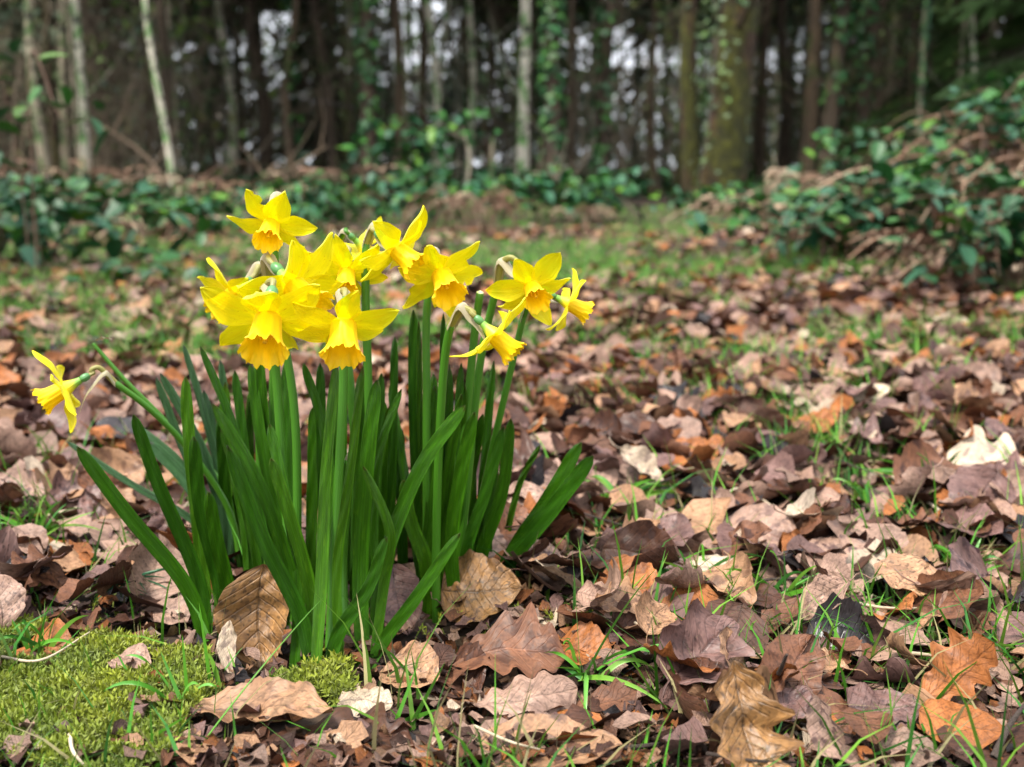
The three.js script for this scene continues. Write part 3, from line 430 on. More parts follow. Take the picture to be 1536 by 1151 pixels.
  {label: 'daffodil with a star shaped flower and a narrow brown bent neck', base: [-0.0335, 0, -0.67], r: 0.0025, leaves: [[[[-0.02, -0.004, -0.68], [-0.0206, 0.029, -0.6767], [-0.0068, 0.0745, -0.6733], [-0.0008, 0.1236, -0.67]], 0.00941, 0.2, 0], [[[-0.0114, -0.004, -0.685], [-0.0035, 0.0238, -0.6783], [0.0254, 0.064, -0.6717], [0.0506, 0.101, -0.665]], 0.01186, -0.5, 1], [[[-0.0088, -0.004, -0.69], [-0.0013, 0.0254, -0.6867], [0.0232, 0.0671, -0.6833], [0.044, 0.1059, -0.68]], 0.01121, -0.4, 0], [[[-0.0389, -0.004, -0.6983], [-0.04, 0.0156, -0.6882], [-0.0268, 0.0819, -0.6781], [-0.0181, 0.1267, -0.668]], 0.00884, -0.4861930454049031, 0], [[[-0.0443, -0.004, -0.6648], [-0.0377, 0.0194, -0.6782], [-0.0432, 0.0781, -0.6916], [-0.0511, 0.1152, -0.705]], 0.00704, 0.5305086880112607, 2]], stem: [[-0.0335, -0.004, -0.67], [-0.0332, 0.0269, -0.67], [-0.0264, 0.0971, -0.67], [-0.0189, 0.1635, -0.668], [-0.0093, 0.2065, -0.664], [-0.0056, 0.2213, -0.66], [0.0, 0.2244, -0.655]], flower: {c: [0.0113, 0.2088, -0.64], axis: [0.22, -0.45, 0.8], size: 0.74, roll: 0.4, neck: 3, flap: -0.002, o: {reflex: -0.1}}},
  {label: 'daffodil turned to profile with a slim curved stem above spreading leaves', base: [-0.0247, 0, -0.69], r: 0.0022, leaves: [[[[-0.0047, -0.004, -0.74], [-0.0028, 0.0282, -0.7333], [0.0064, 0.0684, -0.7267], [0.0188, 0.0944, -0.72]], 0.00487, -0.2, 2], [[[-0.0147, -0.004, -0.7], [-0.0169, 0.0299, -0.7], [-0.0132, 0.0713, -0.7], [-0.01, 0.1051, -0.7]], 0.00764, 0.3, 1], [[[-0.0332, -0.004, -0.6951], [-0.0254, 0.0148, -0.6906], [-0.0255, 0.0797, -0.6861], [-0.0251, 0.1457, -0.6816]], 0.00833, -0.544582292998749, 0], [[[-0.0367, -0.004, -0.7106], [-0.0243, 0.0084, -0.7079], [-0.019, 0.0744, -0.7052], [-0.0117, 0.1549, -0.7025]], 0.00695, -0.2965128603815867, 1]], stem: [[-0.0247, -0.004, -0.69], [-0.0276, 0.0196, -0.69], [-0.0141, 0.0932, -0.685], [-0.0042, 0.1378, -0.68], [0.007, 0.1869, -0.675], [0.015, 0.2039, -0.67], [0.0218, 0.2044, -0.665]], flower: {c: [0.0335, 0.1974, -0.655], axis: [0.84, -0.42, -0.05], size: 0.66, roll: 0.1, neck: 3, green: 1, flap: -0.002, o: {drop: [1]}}},
  {label: 'flowerless daffodil stem cut flat at the top beside the bent necks', base: [-0.0394, 0, -0.66], r: 0.0025, leaves: [[[[-0.0498, -0.004, -0.69], [-0.0495, 0.0414, -0.6933], [-0.0503, 0.1036, -0.6967], [-0.0508, 0.1471, -0.7]], 0.00716, 0.1, 0], [[[-0.0719, -0.004, -0.69], [-0.0721, 0.0276, -0.6933], [-0.0725, 0.0767, -0.6967], [-0.073, 0.1118, -0.7]], 0.00758, -0.1, 1], [[[-0.0384, -0.004, -0.6896], [-0.0393, 0.0199, -0.6767], [-0.0353, 0.0858, -0.6638], [-0.0287, 0.1499, -0.6509]], 0.00842, -0.011928901539292602, 0], [[[-0.0461, -0.004, -0.6707], [-0.041, 0.0208, -0.6743], [-0.0408, 0.0819, -0.678], [-0.0392, 0.1552, -0.6816]], 0.00698, 0.3093751212418986, 0]], stem: [[-0.0394, -0.004, -0.66], [-0.0367, 0.0524, -0.66], [-0.0277, 0.1296, -0.658], [-0.0224, 0.1793, -0.655], [-0.019, 0.2037, -0.652]], end: 'cut'},
  {label: 'short daffodil stem with a pale flat cut end among the leaves', base: [-0.0381, 0, -0.645], r: 0.0018, leaves: [[[[-0.0861, -0.004, -0.68], [-0.0859, 0.0311, -0.6833], [-0.0837, 0.0884, -0.6867], [-0.0823, 0.1315, -0.69]], 0.0083, 0.2, 0], [[[-0.0435, -0.004, -0.6477], [-0.0451, 0.025, -0.6629], [-0.0516, 0.0819, -0.6782], [-0.0627, 0.107, -0.6934]], 0.00892, -0.5086703212406074, 0], [[[-0.0419, -0.004, -0.6729], [-0.04, 0.0188, -0.6797], [-0.0389, 0.0795, -0.6866], [-0.036, 0.1075, -0.6934]], 0.00818, -0.034943868064048256, 2]], stem: [[-0.0381, -0.004, -0.645], [-0.0367, 0.0573, -0.645], [-0.0357, 0.0925, -0.64], [-0.035, 0.1144, -0.638]], end: 'cut'},
  {label: 'short daffodil stem with a withered brown tip between two upright leaves', base: [-0.0937, 0, -0.584], r: 0.0032, leaves: [[[[-0.115, -0.004, -0.67], [-0.1145, 0.0346, -0.6733], [-0.1134, 0.091, -0.6767], [-0.1126, 0.1335, -0.68]], 0.009, 0.1, 1], [[[-0.1269, -0.004, -0.66], [-0.1263, 0.0381, -0.6633], [-0.1242, 0.0937, -0.6667], [-0.1235, 0.1313, -0.67]], 0.00806, -0.2, 0], [[[-0.0933, -0.004, -0.5597], [-0.0957, 0.0585, -0.5724], [-0.087, 0.1121, -0.5691], [-0.0777, 0.1742, -0.5657]], 0.00586, -0.1145005995891123, 2]], stem: [[-0.0937, -0.004, -0.584], [-0.0977, 0.0523, -0.6], [-0.093, 0.0966, -0.597], [-0.0907, 0.1165, -0.595]], end: 'stub'},
  {label: 'daffodil leaning far out with a drooping small flower in profile', base: [-0.1801, 0, -0.7], r: 0.002, leaves: [[[[-0.1777, -0.004, -0.604], [-0.1832, 0.0351, -0.6133], [-0.2026, 0.1017, -0.6067], [-0.2112, 0.1412, -0.6]], 0.0085, 0.3, 1], [[[-0.1725, -0.004, -0.589], [-0.1836, 0.0381, -0.595], [-0.2131, 0.0887, -0.585], [-0.2339, 0.129, -0.575]], 0.00894, 0.35, 0], [[[-0.1891, -0.004, -0.7], [-0.1894, 0.0392, -0.7], [-0.206, 0.1028, -0.7], [-0.2274, 0.1471, -0.7]], 0.00721, 0.4, 3], [[[-0.1893, -0.004, -0.71], [-0.2016, 0.0442, -0.7133], [-0.2221, 0.0988, -0.7167], [-0.2367, 0.1408, -0.72]], 0.0065, 0.1, 3], [[[-0.1939, -0.004, -0.7153], [-0.1971, 0.0067, -0.7125], [-0.1899, 0.0731, -0.7097], [-0.1871, 0.14, -0.707]], 0.00937, -0.024351300243905083, 2], [[[-0.1948, -0.004, -0.7153], [-0.189, 0.0081, -0.7086], [-0.1898, 0.0753, -0.7018], [-0.1889, 0.1196, -0.6951]], 0.00826, 0.12670953600727874, 1]], stem: [[-0.1801, -0.004, -0.7], [-0.1866, 0.053, -0.7], [-0.2118, 0.103, -0.69], [-0.2306, 0.1292, -0.68], [-0.2468, 0.1461, -0.672], [-0.2507, 0.1515, -0.67], [-0.255, 0.1564, -0.668], [-0.2593, 0.1545, -0.667]], flower: {c: [-0.2728, 0.1446, -0.66], axis: [-0.85, -0.48, 0.4], size: 0.8, roll: 0.4, neck: 4, bulge: -0.2, flap: -0.022, o: {reflex: -0.1}}},
  {label: 'leaning daffodil stem ending in a withered papery tip', base: [-0.1841, 0, -0.73], r: 0.0023, leaves: [[[[-0.1943, -0.004, -0.73], [-0.1976, 0.0475, -0.7333], [-0.2131, 0.1221, -0.7367], [-0.2234, 0.1594, -0.74]], 0.00535, 0.3, 3], [[[-0.1921, -0.004, -0.74], [-0.1979, 0.0444, -0.7433], [-0.2058, 0.0917, -0.7467], [-0.2143, 0.1265, -0.75]], 0.00587, 0.2, 3], [[[-0.1871, -0.004, -0.71], [-0.2018, 0.0395, -0.7133], [-0.2192, 0.0703, -0.7167], [-0.2438, 0.0962, -0.72]], 0.0104, 0.5, 3], [[[-0.1849, -0.004, -0.72], [-0.2148, 0.0352, -0.7267], [-0.2656, 0.0656, -0.7333], [-0.3081, 0.0923, -0.74]], 0.00531, 0.3, 3], [[[-0.1804, -0.004, -0.73], [-0.1841, 0.0379, -0.7333], [-0.1935, 0.1035, -0.7367], [-0.199, 0.1493, -0.74]], 0.00668, 0.1, 3], [[[-0.1897, -0.004, -0.74], [-0.2011, 0.0434, -0.7467], [-0.2216, 0.0925, -0.7533], [-0.2407, 0.1222, -0.76]], 0.00636, 0.4, 3], [[[-0.1909, -0.004, -0.745], [-0.2082, 0.0315, -0.7533], [-0.2392, 0.0735, -0.7617], [-0.2692, 0.0959, -0.77]], 0.00689, 0.3, 3], [[[-0.1876, -0.004, -0.745], [-0.1978, 0.0419, -0.7517], [-0.2147, 0.0986, -0.7583], [-0.227, 0.1428, -0.765]], 0.00595, 0.2, 3], [[[-0.1964, -0.004, -0.753], [-0.1925, -0.0063, -0.7477], [-0.2001, 0.0641, -0.7423], [-0.2039, 0.0901, -0.737]], 0.00982, -0.5923374012541359, 1], [[[-0.2022, -0.004, -0.727], [-0.1942, -0.0028, -0.7381], [-0.203, 0.0622, -0.7491], [-0.2124, 0.0872, -0.7601]], 0.00841, -0.14949401251355876, 2]], stem: [[-0.1841, -0.004, -0.73], [-0.1962, 0.058, -0.73], [-0.2309, 0.1061, -0.725], [-0.2585, 0.1399, -0.72], [-0.2761, 0.1635, -0.718]], end: 'withered'},
];
plants.forEach(({ label, base, stem, r, flower, end, leaves }, pi) => {
  const R = rng(8000 + pi * 17), P = thing('daffodil_plant', label, 'daffodil', base), rel = (q) => V(q[0] - base[0], q[1] - base[1], q[2] - base[2]);
  if (stem) {
    const pts = stem.map(rel);
    if (flower) {
      const k = flower.size, ax = V(...flower.axis).normalize(), c = rel(flower.c), E = c.clone().addScaledVector(ax, -0.0198 * k);
      const neckFrom = pts.length - (flower.neck ?? 2);
      const low = pts.slice(0, neckFrom + 1), high = pts.slice(neckFrom).concat([E.clone().addScaledVector(ax, -0.004 * k), E]);
      part('stem', tube(low, (t) => r * lerp(1.12, 0.95, t), 24, 12, 8), stemMat, P);
      part('neck', tube(high, (t) => r * lerp(0.97, 0.62, Math.min(1, t * 1.3)), 16, 10, 8), flower.green ? stemMat : neckMat, P);
      const q = new THREE.Quaternion().setFromUnitVectors(V(0, 0, 1), ax), roll = new THREE.Quaternion().setFromAxisAngle(V(0, 0, 1), flower.roll);
      const F = new THREE.Group(); F.name = 'flower'; F.position.copy(c); F.quaternion.copy(q).multiply(roll); F.scale.setScalar(k); P.add(F);
      const o = flower.o ?? {};
      for (let a = 0; a < 6; a++) {
        if (o.drop && o.drop.includes(a)) continue;
        const g = petalGeo(R, 0.031 * lerp(0.93, 1.07, R()), (a % 2 ? 0.0098 : 0.0086) * lerp(0.92, 1.08, R()), { reflex: o.reflex, bite: o.bite });
        const m = part('petal', g, petalMat, F); const an = a * Math.PI / 3 + lerp(-0.12, 0.12, R());
        m.position.set(-Math.sin(an) * 0.0035, Math.cos(an) * 0.0035, a % 2 ? 0.0006 : -0.0010); m.quaternion.setFromAxisAngle(V(0, 0, 1), an).multiply(EU(lerp(-0.16, 0.16, R()), 0, 0));
      }
      part('trumpet', trumpetGeo(R, o.trumpet ?? 1), trumpetMat, F); part('flower_tube', tubeGeo, tubeMat, F); part('ovary', ovaryGeo, ovaryMat, F); part('style', styleGeo, antherMat, F);
      for (let a = 0; a < 6; a++) { const m = part('anther', antherGeo, antherMat, F), an = a * Math.PI / 3 + 0.4; m.position.set(Math.cos(an) * 0.0028, Math.sin(an) * 0.0028, 0.006); }
      // papery sheath where the neck bends
      const S = high[0].clone(), D = E.clone().addScaledVector(ax, 0.012 * k), L = S.distanceTo(D), up = V(0, 1, 0), side = D.clone().sub(S).cross(up).normalize();
      const bulge = flower.bulge ?? 0.3, cv = new THREE.CatmullRomCurve3([S, high[1].clone().addScaledVector(up, r * 0.9), S.clone().lerp(D, 0.62).addScaledVector(up, L * bulge * 0.55), D.clone().addScaledVector(up, flower.flap ?? -0.004)]);
      part('spathe', sheet(14, 6, (t, v) => {
        const q2 = cv.getPoint(t), s = v * 2 - 1, w = r * 1.7 * (t < 0.25 ? lerp(0.8, 1, t * 4) : Math.pow(Math.max(0, 1 - (t - 0.25) / 0.75), 0.55)) + 0.0002, a = s * 2.0 * (1 - 0.45 * t);
        return [q2.x + side.x * Math.sin(a) * w, q2.y + Math.cos(a) * w * 0.9 - w * 0.7 + 0.0007 * Math.sin(t * 14 + pi), q2.z + side.z * Math.sin(a) * w];
      }), spatheMat, P);
    } else {
      part('stem', tube(pts, (t) => r * lerp(1.12, end === 'withered' ? 0.55 : 0.95, t), 24, 12, 8), stemMat, P);
      const tip = pts[pts.length - 1], dir = tip.clone().sub(pts[pts.length - 2]).normalize();
      if (end === 'cut') part('cut_end', tube([tip.clone().addScaledVector(dir, -0.0006), tip.clone().addScaledVector(dir, 0.0007)], () => r * 0.86, 1, 12), phy({ color: lin(0.55, 0.62, 0.40), roughness: 0.6 }), P);
      if (end === 'withered') part('spathe', sheet(12, 4, (t, v) => { const s = v * 2 - 1, w = 0.0035 * Math.sin(Math.PI * Math.min(1, 0.15 + t)) + 0.0003; return [tip.x + 0.002 + t * 0.012, tip.y + 0.002 + 0.002 * Math.sin(t * 3) + s * w * 0.3 + 0.0006 * Math.sin(t * 20), tip.z + s * w]; }), spatheMat, P);
      if (end === 'stub') part('withered_tip', tube([tip.clone().addScaledVector(dir, -0.001), tip.clone().addScaledVector(dir, 0.0025), tip.clone().addScaledVector(dir, 0.005).add(V(0.001, 0, 0))], (t) => r * lerp(0.9, 0.3, t), 6, 8), spatheMat, P);
    }
  }
  (leaves ?? []).forEach(([lp, w, face, tone], li) => part('leaf', strap(lp.map(rel), w, face, 9000 + pi * 50 + li), bladeMats[tone], P));
});

// ---------- grass ----------
const bladeGrass = phy({ color: lin(1, 1, 1), vertexColors: true, roughness: 0.42, transmission: 0.25, thickness: 0, specularIntensity: 0.7 });
function grassBlade(base, tip, w, sag, seed) {   // a narrow folded strip
  const mid = base.clone().lerp(tip, 0.5).add(V(0, sag, 0)), c = new THREE.QuadraticBezierCurve3(base, mid, tip), R = rng(seed), a0 = R() * 6.28;
  return sheet(9, 2, (t, v) => { const q = c.getPoint(t), s = v * 2 - 1, k = w * 0.5 * Math.pow(1 - t, 0.6) * (0.8 + 0.2 * smooth(0, 0.2, t)) + 0.00008, T = c.getTangent(t), F = V(Math.sin(a0), 0.3, Math.cos(a0)), D = F.cross(T).normalize(); return [q.x + D.x * s * k, q.y + D.y * s * k + Math.abs(s) * k * 0.5, q.z + D.z * s * k]; });
}
const GREENS = [[0.07, 0.25, 0.018], [0.10, 0.31, 0.022], [0.05, 0.20, 0.03], [0.16, 0.34, 0.035]];
const greenMats = GREENS.map((c) => phy({ color: lin(...c), roughness: 0.4, transmission: 0.25, thickness: 0 }));
// tufts that stand out: label, base, blades [[tip], width, sag]
const tufts = [
  ['tall grass tuft with long arching blades beside the large smooth brown leaf', [0.0394, 0.0, -0.5405], [[[0.0306, 0.0767, -0.5405], 0.00275, 0.0], [[0.0776, 0.0546, -0.5605], 0.00314, 0.01], [[0.1206, 0.0131, -0.5305], 0.00354, 0.03], [[0.0745, 0.0095, -0.4905], 0.00314, 0.012], [[0.0763, 0.0038, -0.5405], 0.00314, 0.02], [[0.0165, 0.015, -0.5405], 0.00275, 0.01], [[0.021, 0.0063, -0.5205], 0.00275, 0.006], [[0.0349, -0.009, -0.4905], 0.00354, 0.03], [[0.0619, -0.0027, -0.4905], 0.00275, 0.01], [[0.0847, 0.0057, -0.5505], 0.00236, 0.02], [[0.057, 0.0095, -0.5605], 0.00236, 0.01], [[0.0224, 0.0094, -0.5343], 0.00182, 0.0031972717222326186], [[0.034, 0.014, -0.5585], 0.00278, 0.005994707162425718], [[0.0401, 0.021, -0.5209], 0.00174, 0.005859207786420498], [[0.0685, 0.0044, -0.5589], 0.00283, 0.005481841124346321], [[0.0279, 0.0088, -0.5544], 0.00292, 0.017840913524501588], [[0.0134, 0.006, -0.5508], 0.00237, 0.005200223136334121], [[0.0395, -0.0045, -0.5666], 0.00293, 0.011857499652566971], [[0.0268, 0.0176, -0.5448], 0.00296, 0.017264793588025427]]],
  ['three short stout grass blades in front of the torn cream scrap', [-0.0528, 0.0, -0.4932], [[[-0.0522, 0.0326, -0.5032], 0.00395, 0.0], [[-0.0458, 0.0305, -0.4932], 0.00359, 0.0], [[-0.032, 0.0339, -0.4932], 0.00359, 0.0], [[-0.0357, 0.0144, -0.4832], 0.00323, 0.0], [[-0.059, 0.0098, -0.4932], 0.00215, 0.0]]],
  ['single long grass blade leaning across the daffodil base', [-0.1416, 0.0, -0.4746], [[[-0.0916, 0.0614, -0.5046], 0.00449, 0.004]]],
  ['thin upright grass blades rising from the moss cushion', [-0.1684, 0.0, -0.5117], [[[-0.163, 0.0375, -0.5117], 0.00261, 0], [[-0.1741, 0.0286, -0.5117], 0.00223, 0], [[-0.1993, 0.0174, -0.5317], 0.00298, 0.015], [[-0.1531, 0.0159, -0.5017], 0.00298, 0.01], [[-0.1462, 0.009, -0.5117], 0.00298, 0.01], [[-0.2065, 0.0054, -0.5117], 0.00298, 0.02]]],
  ['grass blades rising close against the outermost daffodil leaf', [-0.1522, 0.0, -0.533], [[[-0.1602, 0.046, -0.533], 0.00271, 0], [[-0.147, 0.0529, -0.543], 0.00233, 0], [[-0.1416, 0.0176, -0.543], 0.00233, 0], [[-0.1582, 0.0186, -0.533], 0.0031, 0.01]]],
  ['short dark blade curling up at the moss edge', [-0.1747, 0.0, -0.4734], [[[-0.1813, 0.0185, -0.4734], 0.00482, 0.006], [[-0.1514, 0.0152, -0.4734], 0.00207, 0]]],
  ['slanting grass blades around the rust coloured leaf', [-0.2626, 0.0, -0.5724], [[[-0.2333, 0.0217, -0.5724], 0.00333, 0.01], [[-0.2758, 0.0197, -0.5724], 0.00291, 0], [[-0.2343, 0.0331, -0.5924], 0.0025, 0.01], [[-0.2591, 0.0056, -0.5524], 0.00333, 0.01], [[-0.2335, 0.0133, -0.5524], 0.00291, 0.01], [[-0.2565, 0.0314, -0.5724], 0.0025, 0], [[-0.2637, 0.0105, -0.5783], 0.00238, 0.004903770910188953], [[-0.2611, 0.0285, -0.545], 0.00174, 0.013274313419718263], [[-0.2754, 0.0128, -0.5707], 0.00224, 0.019951019735098025], [[-0.2734, 0.0174, -0.5546], 0.00272, 0.006973487029274298], [[-0.2658, 0.0212, -0.5616], 0.0026, 0.018277671827551842], [[-0.2807, 0.0118, -0.5561], 0.00294, 0.01307777735231655], [[-0.27, 0.0176, -0.5531], 0.00243, 0.0027706013800763538], [[-0.26, 0.0055, -0.5997], 0.00289, 0.019277616649033123]]],
  ['bright grass tuft spreading by the pale pinkish lobed leaf', [0.1197, 0.0, -0.6753], [[[0.0768, -0.0026, -0.7033], 0.00349, 0.00938769825923976], [[0.1659, 0.0063, -0.6944], 0.00254, 0.005445473686557308], [[0.1129, 0.0141, -0.6682], 0.00385, 0.007963530125585356], [[0.0708, 0.0127, -0.6555], 0.0035, 0.0085290368046562], [[0.1038, -0.0025, -0.7042], 0.0028, 0.0057425031516338005], [[0.0754, 0.0133, -0.6554], 0.00329, 0.0046935296276011665], [[0.0742, 0.0172, -0.6602], 0.00392, 0.004200918637419553], [[0.1207, 0.0294, -0.6699], 0.0039, 0.01059971533441476], [[0.0909, 0.0246, -0.6475], 0.00279, 0.006474547532601966], [[0.156, 0.0182, -0.6752], 0.00203, 0.006579085905559159], [[0.0927, 0.0165, -0.6592], 0.00367, 0.004550631820039848], [[0.0772, 0.0163, -0.6792], 0.00391, 0.009253317187201932], [[0.1613, 0.0085, -0.6928], 0.00343, 0.01089718440901122], [[0.0835, -0.0004, -0.6977], 0.00373, 0.018642392687337105], [[0.1064, 0.0145, -0.6933], 0.00323, 0.01666687108248327], [[0.1236, 0.0204, -0.6865], 0.00249, 0.01861039932861383], [[0.1644, 0.0159, -0.6753], 0.00295, 0.02], [[0.0953, 0.0249, -0.6753], 0.00295, 0.01]]],
  ['loose grass tuft growing between the orange leaf and the blackened leaf', [0.1651, 0.0, -0.6478], [[[0.2076, -0.0049, -0.6761], 0.0037, 0.014030333887358281], [[0.1258, 0.0285, -0.6255], 0.00371, 0.014009418512982378], [[0.1336, 0.0051, -0.6559], 0.00296, 0.015436902025841701], [[0.1876, 0.0214, -0.618], 0.00362, 0.0022359849883628042], [[0.1984, 0.0008, -0.6664], 0.00336, 0.017801801666632575], [[0.1627, 0.0404, -0.6299], 0.00315, 0.00795157608935032], [[0.1929, 0.0206, -0.6461], 0.00288, 0.002475082259042596], [[0.1296, 0.015, -0.6471], 0.00351, 0.012946252673372858], [[0.141, 0.0068, -0.6639], 0.00287, 0.002189922834522216], [[0.182, 0.0322, -0.6229], 0.00291, 0.00886084446084759], [[0.1813, 0.0199, -0.6318], 0.0028, 0.01939301494658771], [[0.136, 0.005, -0.6551], 0.00355, 0.011224543675724723], [[0.1628, 0.0267, -0.6644], 0.00201, 0.017863848901785058], [[0.1463, 0.0051, -0.668], 0.00268, 0.01637027967012853], [[0.1707, -0.0171, -0.6178], 0.0033, 0.02], [[0.1585, -0.0107, -0.6178], 0.00283, 0.01]]],
  ['wide grass tuft with flat pale blades at the edge of the litter', [0.2447, 0.0, -0.5521], [[[0.2744, 0.0134, -0.5521], 0.00361, 0.02], [[0.212, 0.0042, -0.5321], 0.00361, 0.02], [[0.2759, -0.0077, -0.5521], 0.00321, 0.015], [[0.2698, 0.0198, -0.5721], 0.00281, 0.01], [[0.2319, 0.0286, -0.5521], 0.00281, 0], [[0.2264, 0.0057, -0.5521], 0.00281, 0.02], [[0.2099, 0.0229, -0.5327], 0.00185, 0.010896594118153939], [[0.2412, 0.0013, -0.5763], 0.00275, 0.002100118232264203], [[0.2287, 0.0127, -0.5513], 0.00276, 0.010716490175378107], [[0.2188, -0.0042, -0.573], 0.00218, 0.01580005874669135], [[0.2877, 0.0035, -0.5627], 0.00259, 0.007638906253826065], [[0.289, -0.0036, -0.5768], 0.0021, 0.017615469583272182], [[0.2647, 0.0133, -0.5486], 0.00183, 0.015878758570161355], [[0.2235, 0.025, -0.5301], 0.00174, 0.004590888873912206], [[0.2803, -0.0054, -0.5762], 0.0022, 0.01236768463470123]]],
  ['grass tuft beside the broad wet brown leaf', [0.3069, 0.0, -0.705], [[[0.2865, 0.0356, -0.6806], 0.00288, 0.018851385416665208], [[0.2837, 0.0262, -0.6946], 0.00267, 0.002417084655671179], [[0.2872, 0.0154, -0.7248], 0.00369, 0.016530502398551424], [[0.333, 0.0072, -0.7101], 0.00307, 0.012329560681174013], [[0.3419, 0.0107, -0.7331], 0.00229, 0.013728009273293259], [[0.3172, 0.0274, -0.7121], 0.00376, 0.007451571161672054], [[0.3316, 0.0121, -0.7109], 0.00389, 0.014664610743374756], [[0.2911, 0.0191, -0.6946], 0.00334, 0.01993608503143423], [[0.3244, 0.017, -0.699], 0.00373, 0.0071078829012008815], [[0.2932, 0.0176, -0.686], 0.00316, 0.014479208589348364], [[0.3234, 0.0112, -0.7321], 0.00333, 0.00480894573929546], [[0.2935, 0.0147, -0.7343], 0.00394, 0.012868465128036593], [[0.2898, 0.0169, -0.6905], 0.00251, 0.01870839746730933], [[0.3165, 0.0301, -0.6839], 0.00254, 0.00738584447195804], [[0.3385, 0.0028, -0.7224], 0.00345, 0.011848434573670024], [[0.3315, 0.0103, -0.7065], 0.00237, 0.0037417266495435794]]],
  ['grass tuft behind the dark brown folded leaf', [0.0872, 0.0, -0.8529], [[[0.0308, 0.0157, -0.8302], 0.00263, 0.019865820300430687], [[0.0628, 0.0207, -0.865], 0.0043, 0.013793228517988896], [[0.1424, 0.0128, -0.8661], 0.00387, 0.014487714469781268], [[0.1133, 0.0172, -0.8531], 0.00286, 0.017198040584967527], [[0.0831, 0.016, -0.833], 0.00465, 0.006609269106887737], [[0.0758, 0.0164, -0.8746], 0.0033, 0.008962499760944966], [[0.08, 0.0015, -0.8755], 0.00253, 0.019281699569600477], [[0.0471, 0.0016, -0.8738], 0.00452, 0.006176327945016074], [[0.0946, 0.0154, -0.866], 0.00294, 0.016858823777299775], [[0.1499, 0.0056, -0.8782], 0.00481, 0.008830249593050354], [[0.1286, 0.0176, -0.8581], 0.00275, 0.013146444859023672], [[0.137, 0.0068, -0.8617], 0.00471, 0.0128018165177514], [[0.0317, 0.0175, -0.8382], 0.00461, 0.013915104230035915], [[0.0646, 0.0227, -0.8604], 0.00332, 0.01701508600636998], [[0.1366, 0.012, -0.8759], 0.00411, 0.014577139457228327], [[0.1026, 0.0108, -0.8821], 0.00336, 0.0034671904831263447], [[0.1124, 0.0156, -0.8556], 0.00396, 0.006497749095420785], [[0.0527, 0.0019, -0.8698], 0.00474, 0.01454078738059074], [[0.0426, 0.0146, -0.8725], 0.00374, 0.0020162260330234814], [[0.1286, 0.0136, -0.8602], 0.00253, 0.015194505509152367], [[0.0312, 0.0174, -0.8316], 0.00337, 0.01802292291292292], [[0.1144, 0.0252, -0.8408], 0.00344, 0.012886510172838653], [[0.119, 0.0195, -0.8529], 0.0031, 0.01], [[0.0546, 0.0223, -0.8529], 0.0031, 0.01]]],
  ['thin grass tuft beneath the spreading daffodil leaves', [0.0549, 0.0, -0.705], [[[0.0611, 0.0376, -0.705], 0.00308, 0], [[0.0725, 0.0235, -0.705], 0.00308, 0], [[0.0457, 0.0142, -0.705], 0.00308, 0], [[0.0595, -0.0095, -0.705], 0.00308, 0], [[0.0794, 0.0118, -0.705], 0.00256, 0.01]]],
  ['sparse grass tuft by the large cream lobed leaf', [0.3613, 0.0, -0.9093], [[[0.306, 0.0043, -0.9378], 0.00464, 0.017529242732828212], [[0.3384, 0.0207, -0.9266], 0.00451, 0.009873237161287737], [[0.3243, 0.0007, -0.9325], 0.00511, 0.006967011525961264], [[0.3984, 0.015, -0.917], 0.00487, 0.007781739544161338], [[0.3769, 0.0159, -0.91], 0.00272, 0.006744274623395746], [[0.3221, 0.0362, -0.8872], 0.00465, 0.003561367368952703], [[0.4159, 0.015, -0.8848], 0.0032, 0.018795134041941233], [[0.3821, 0.0315, -0.9093], 0.00295, 0.008128950328701624], [[0.3448, 0.0442, -0.8893], 0.00329, 0.017178449837236532], [[0.3027, 0.0281, -0.8971], 0.00415, 0.013891474446011678], [[0.4261, 0.0015, -0.9301], 0.00312, 0.014929081182515963], [[0.2892, 0.0233, -0.8902], 0.00319, 0.0026273922375288318], [[0.3468, 0.0089, -0.9383], 0.00425, 0.008557094721147495], [[0.4198, 0.0129, -0.8922], 0.00517, 0.019125851742104003], [[0.3729, 0.04, -0.8827], 0.00504, 0.014677759025843977], [[0.3721, 0.0366, -0.8856], 0.00317, 0.0044803941626940305]]],
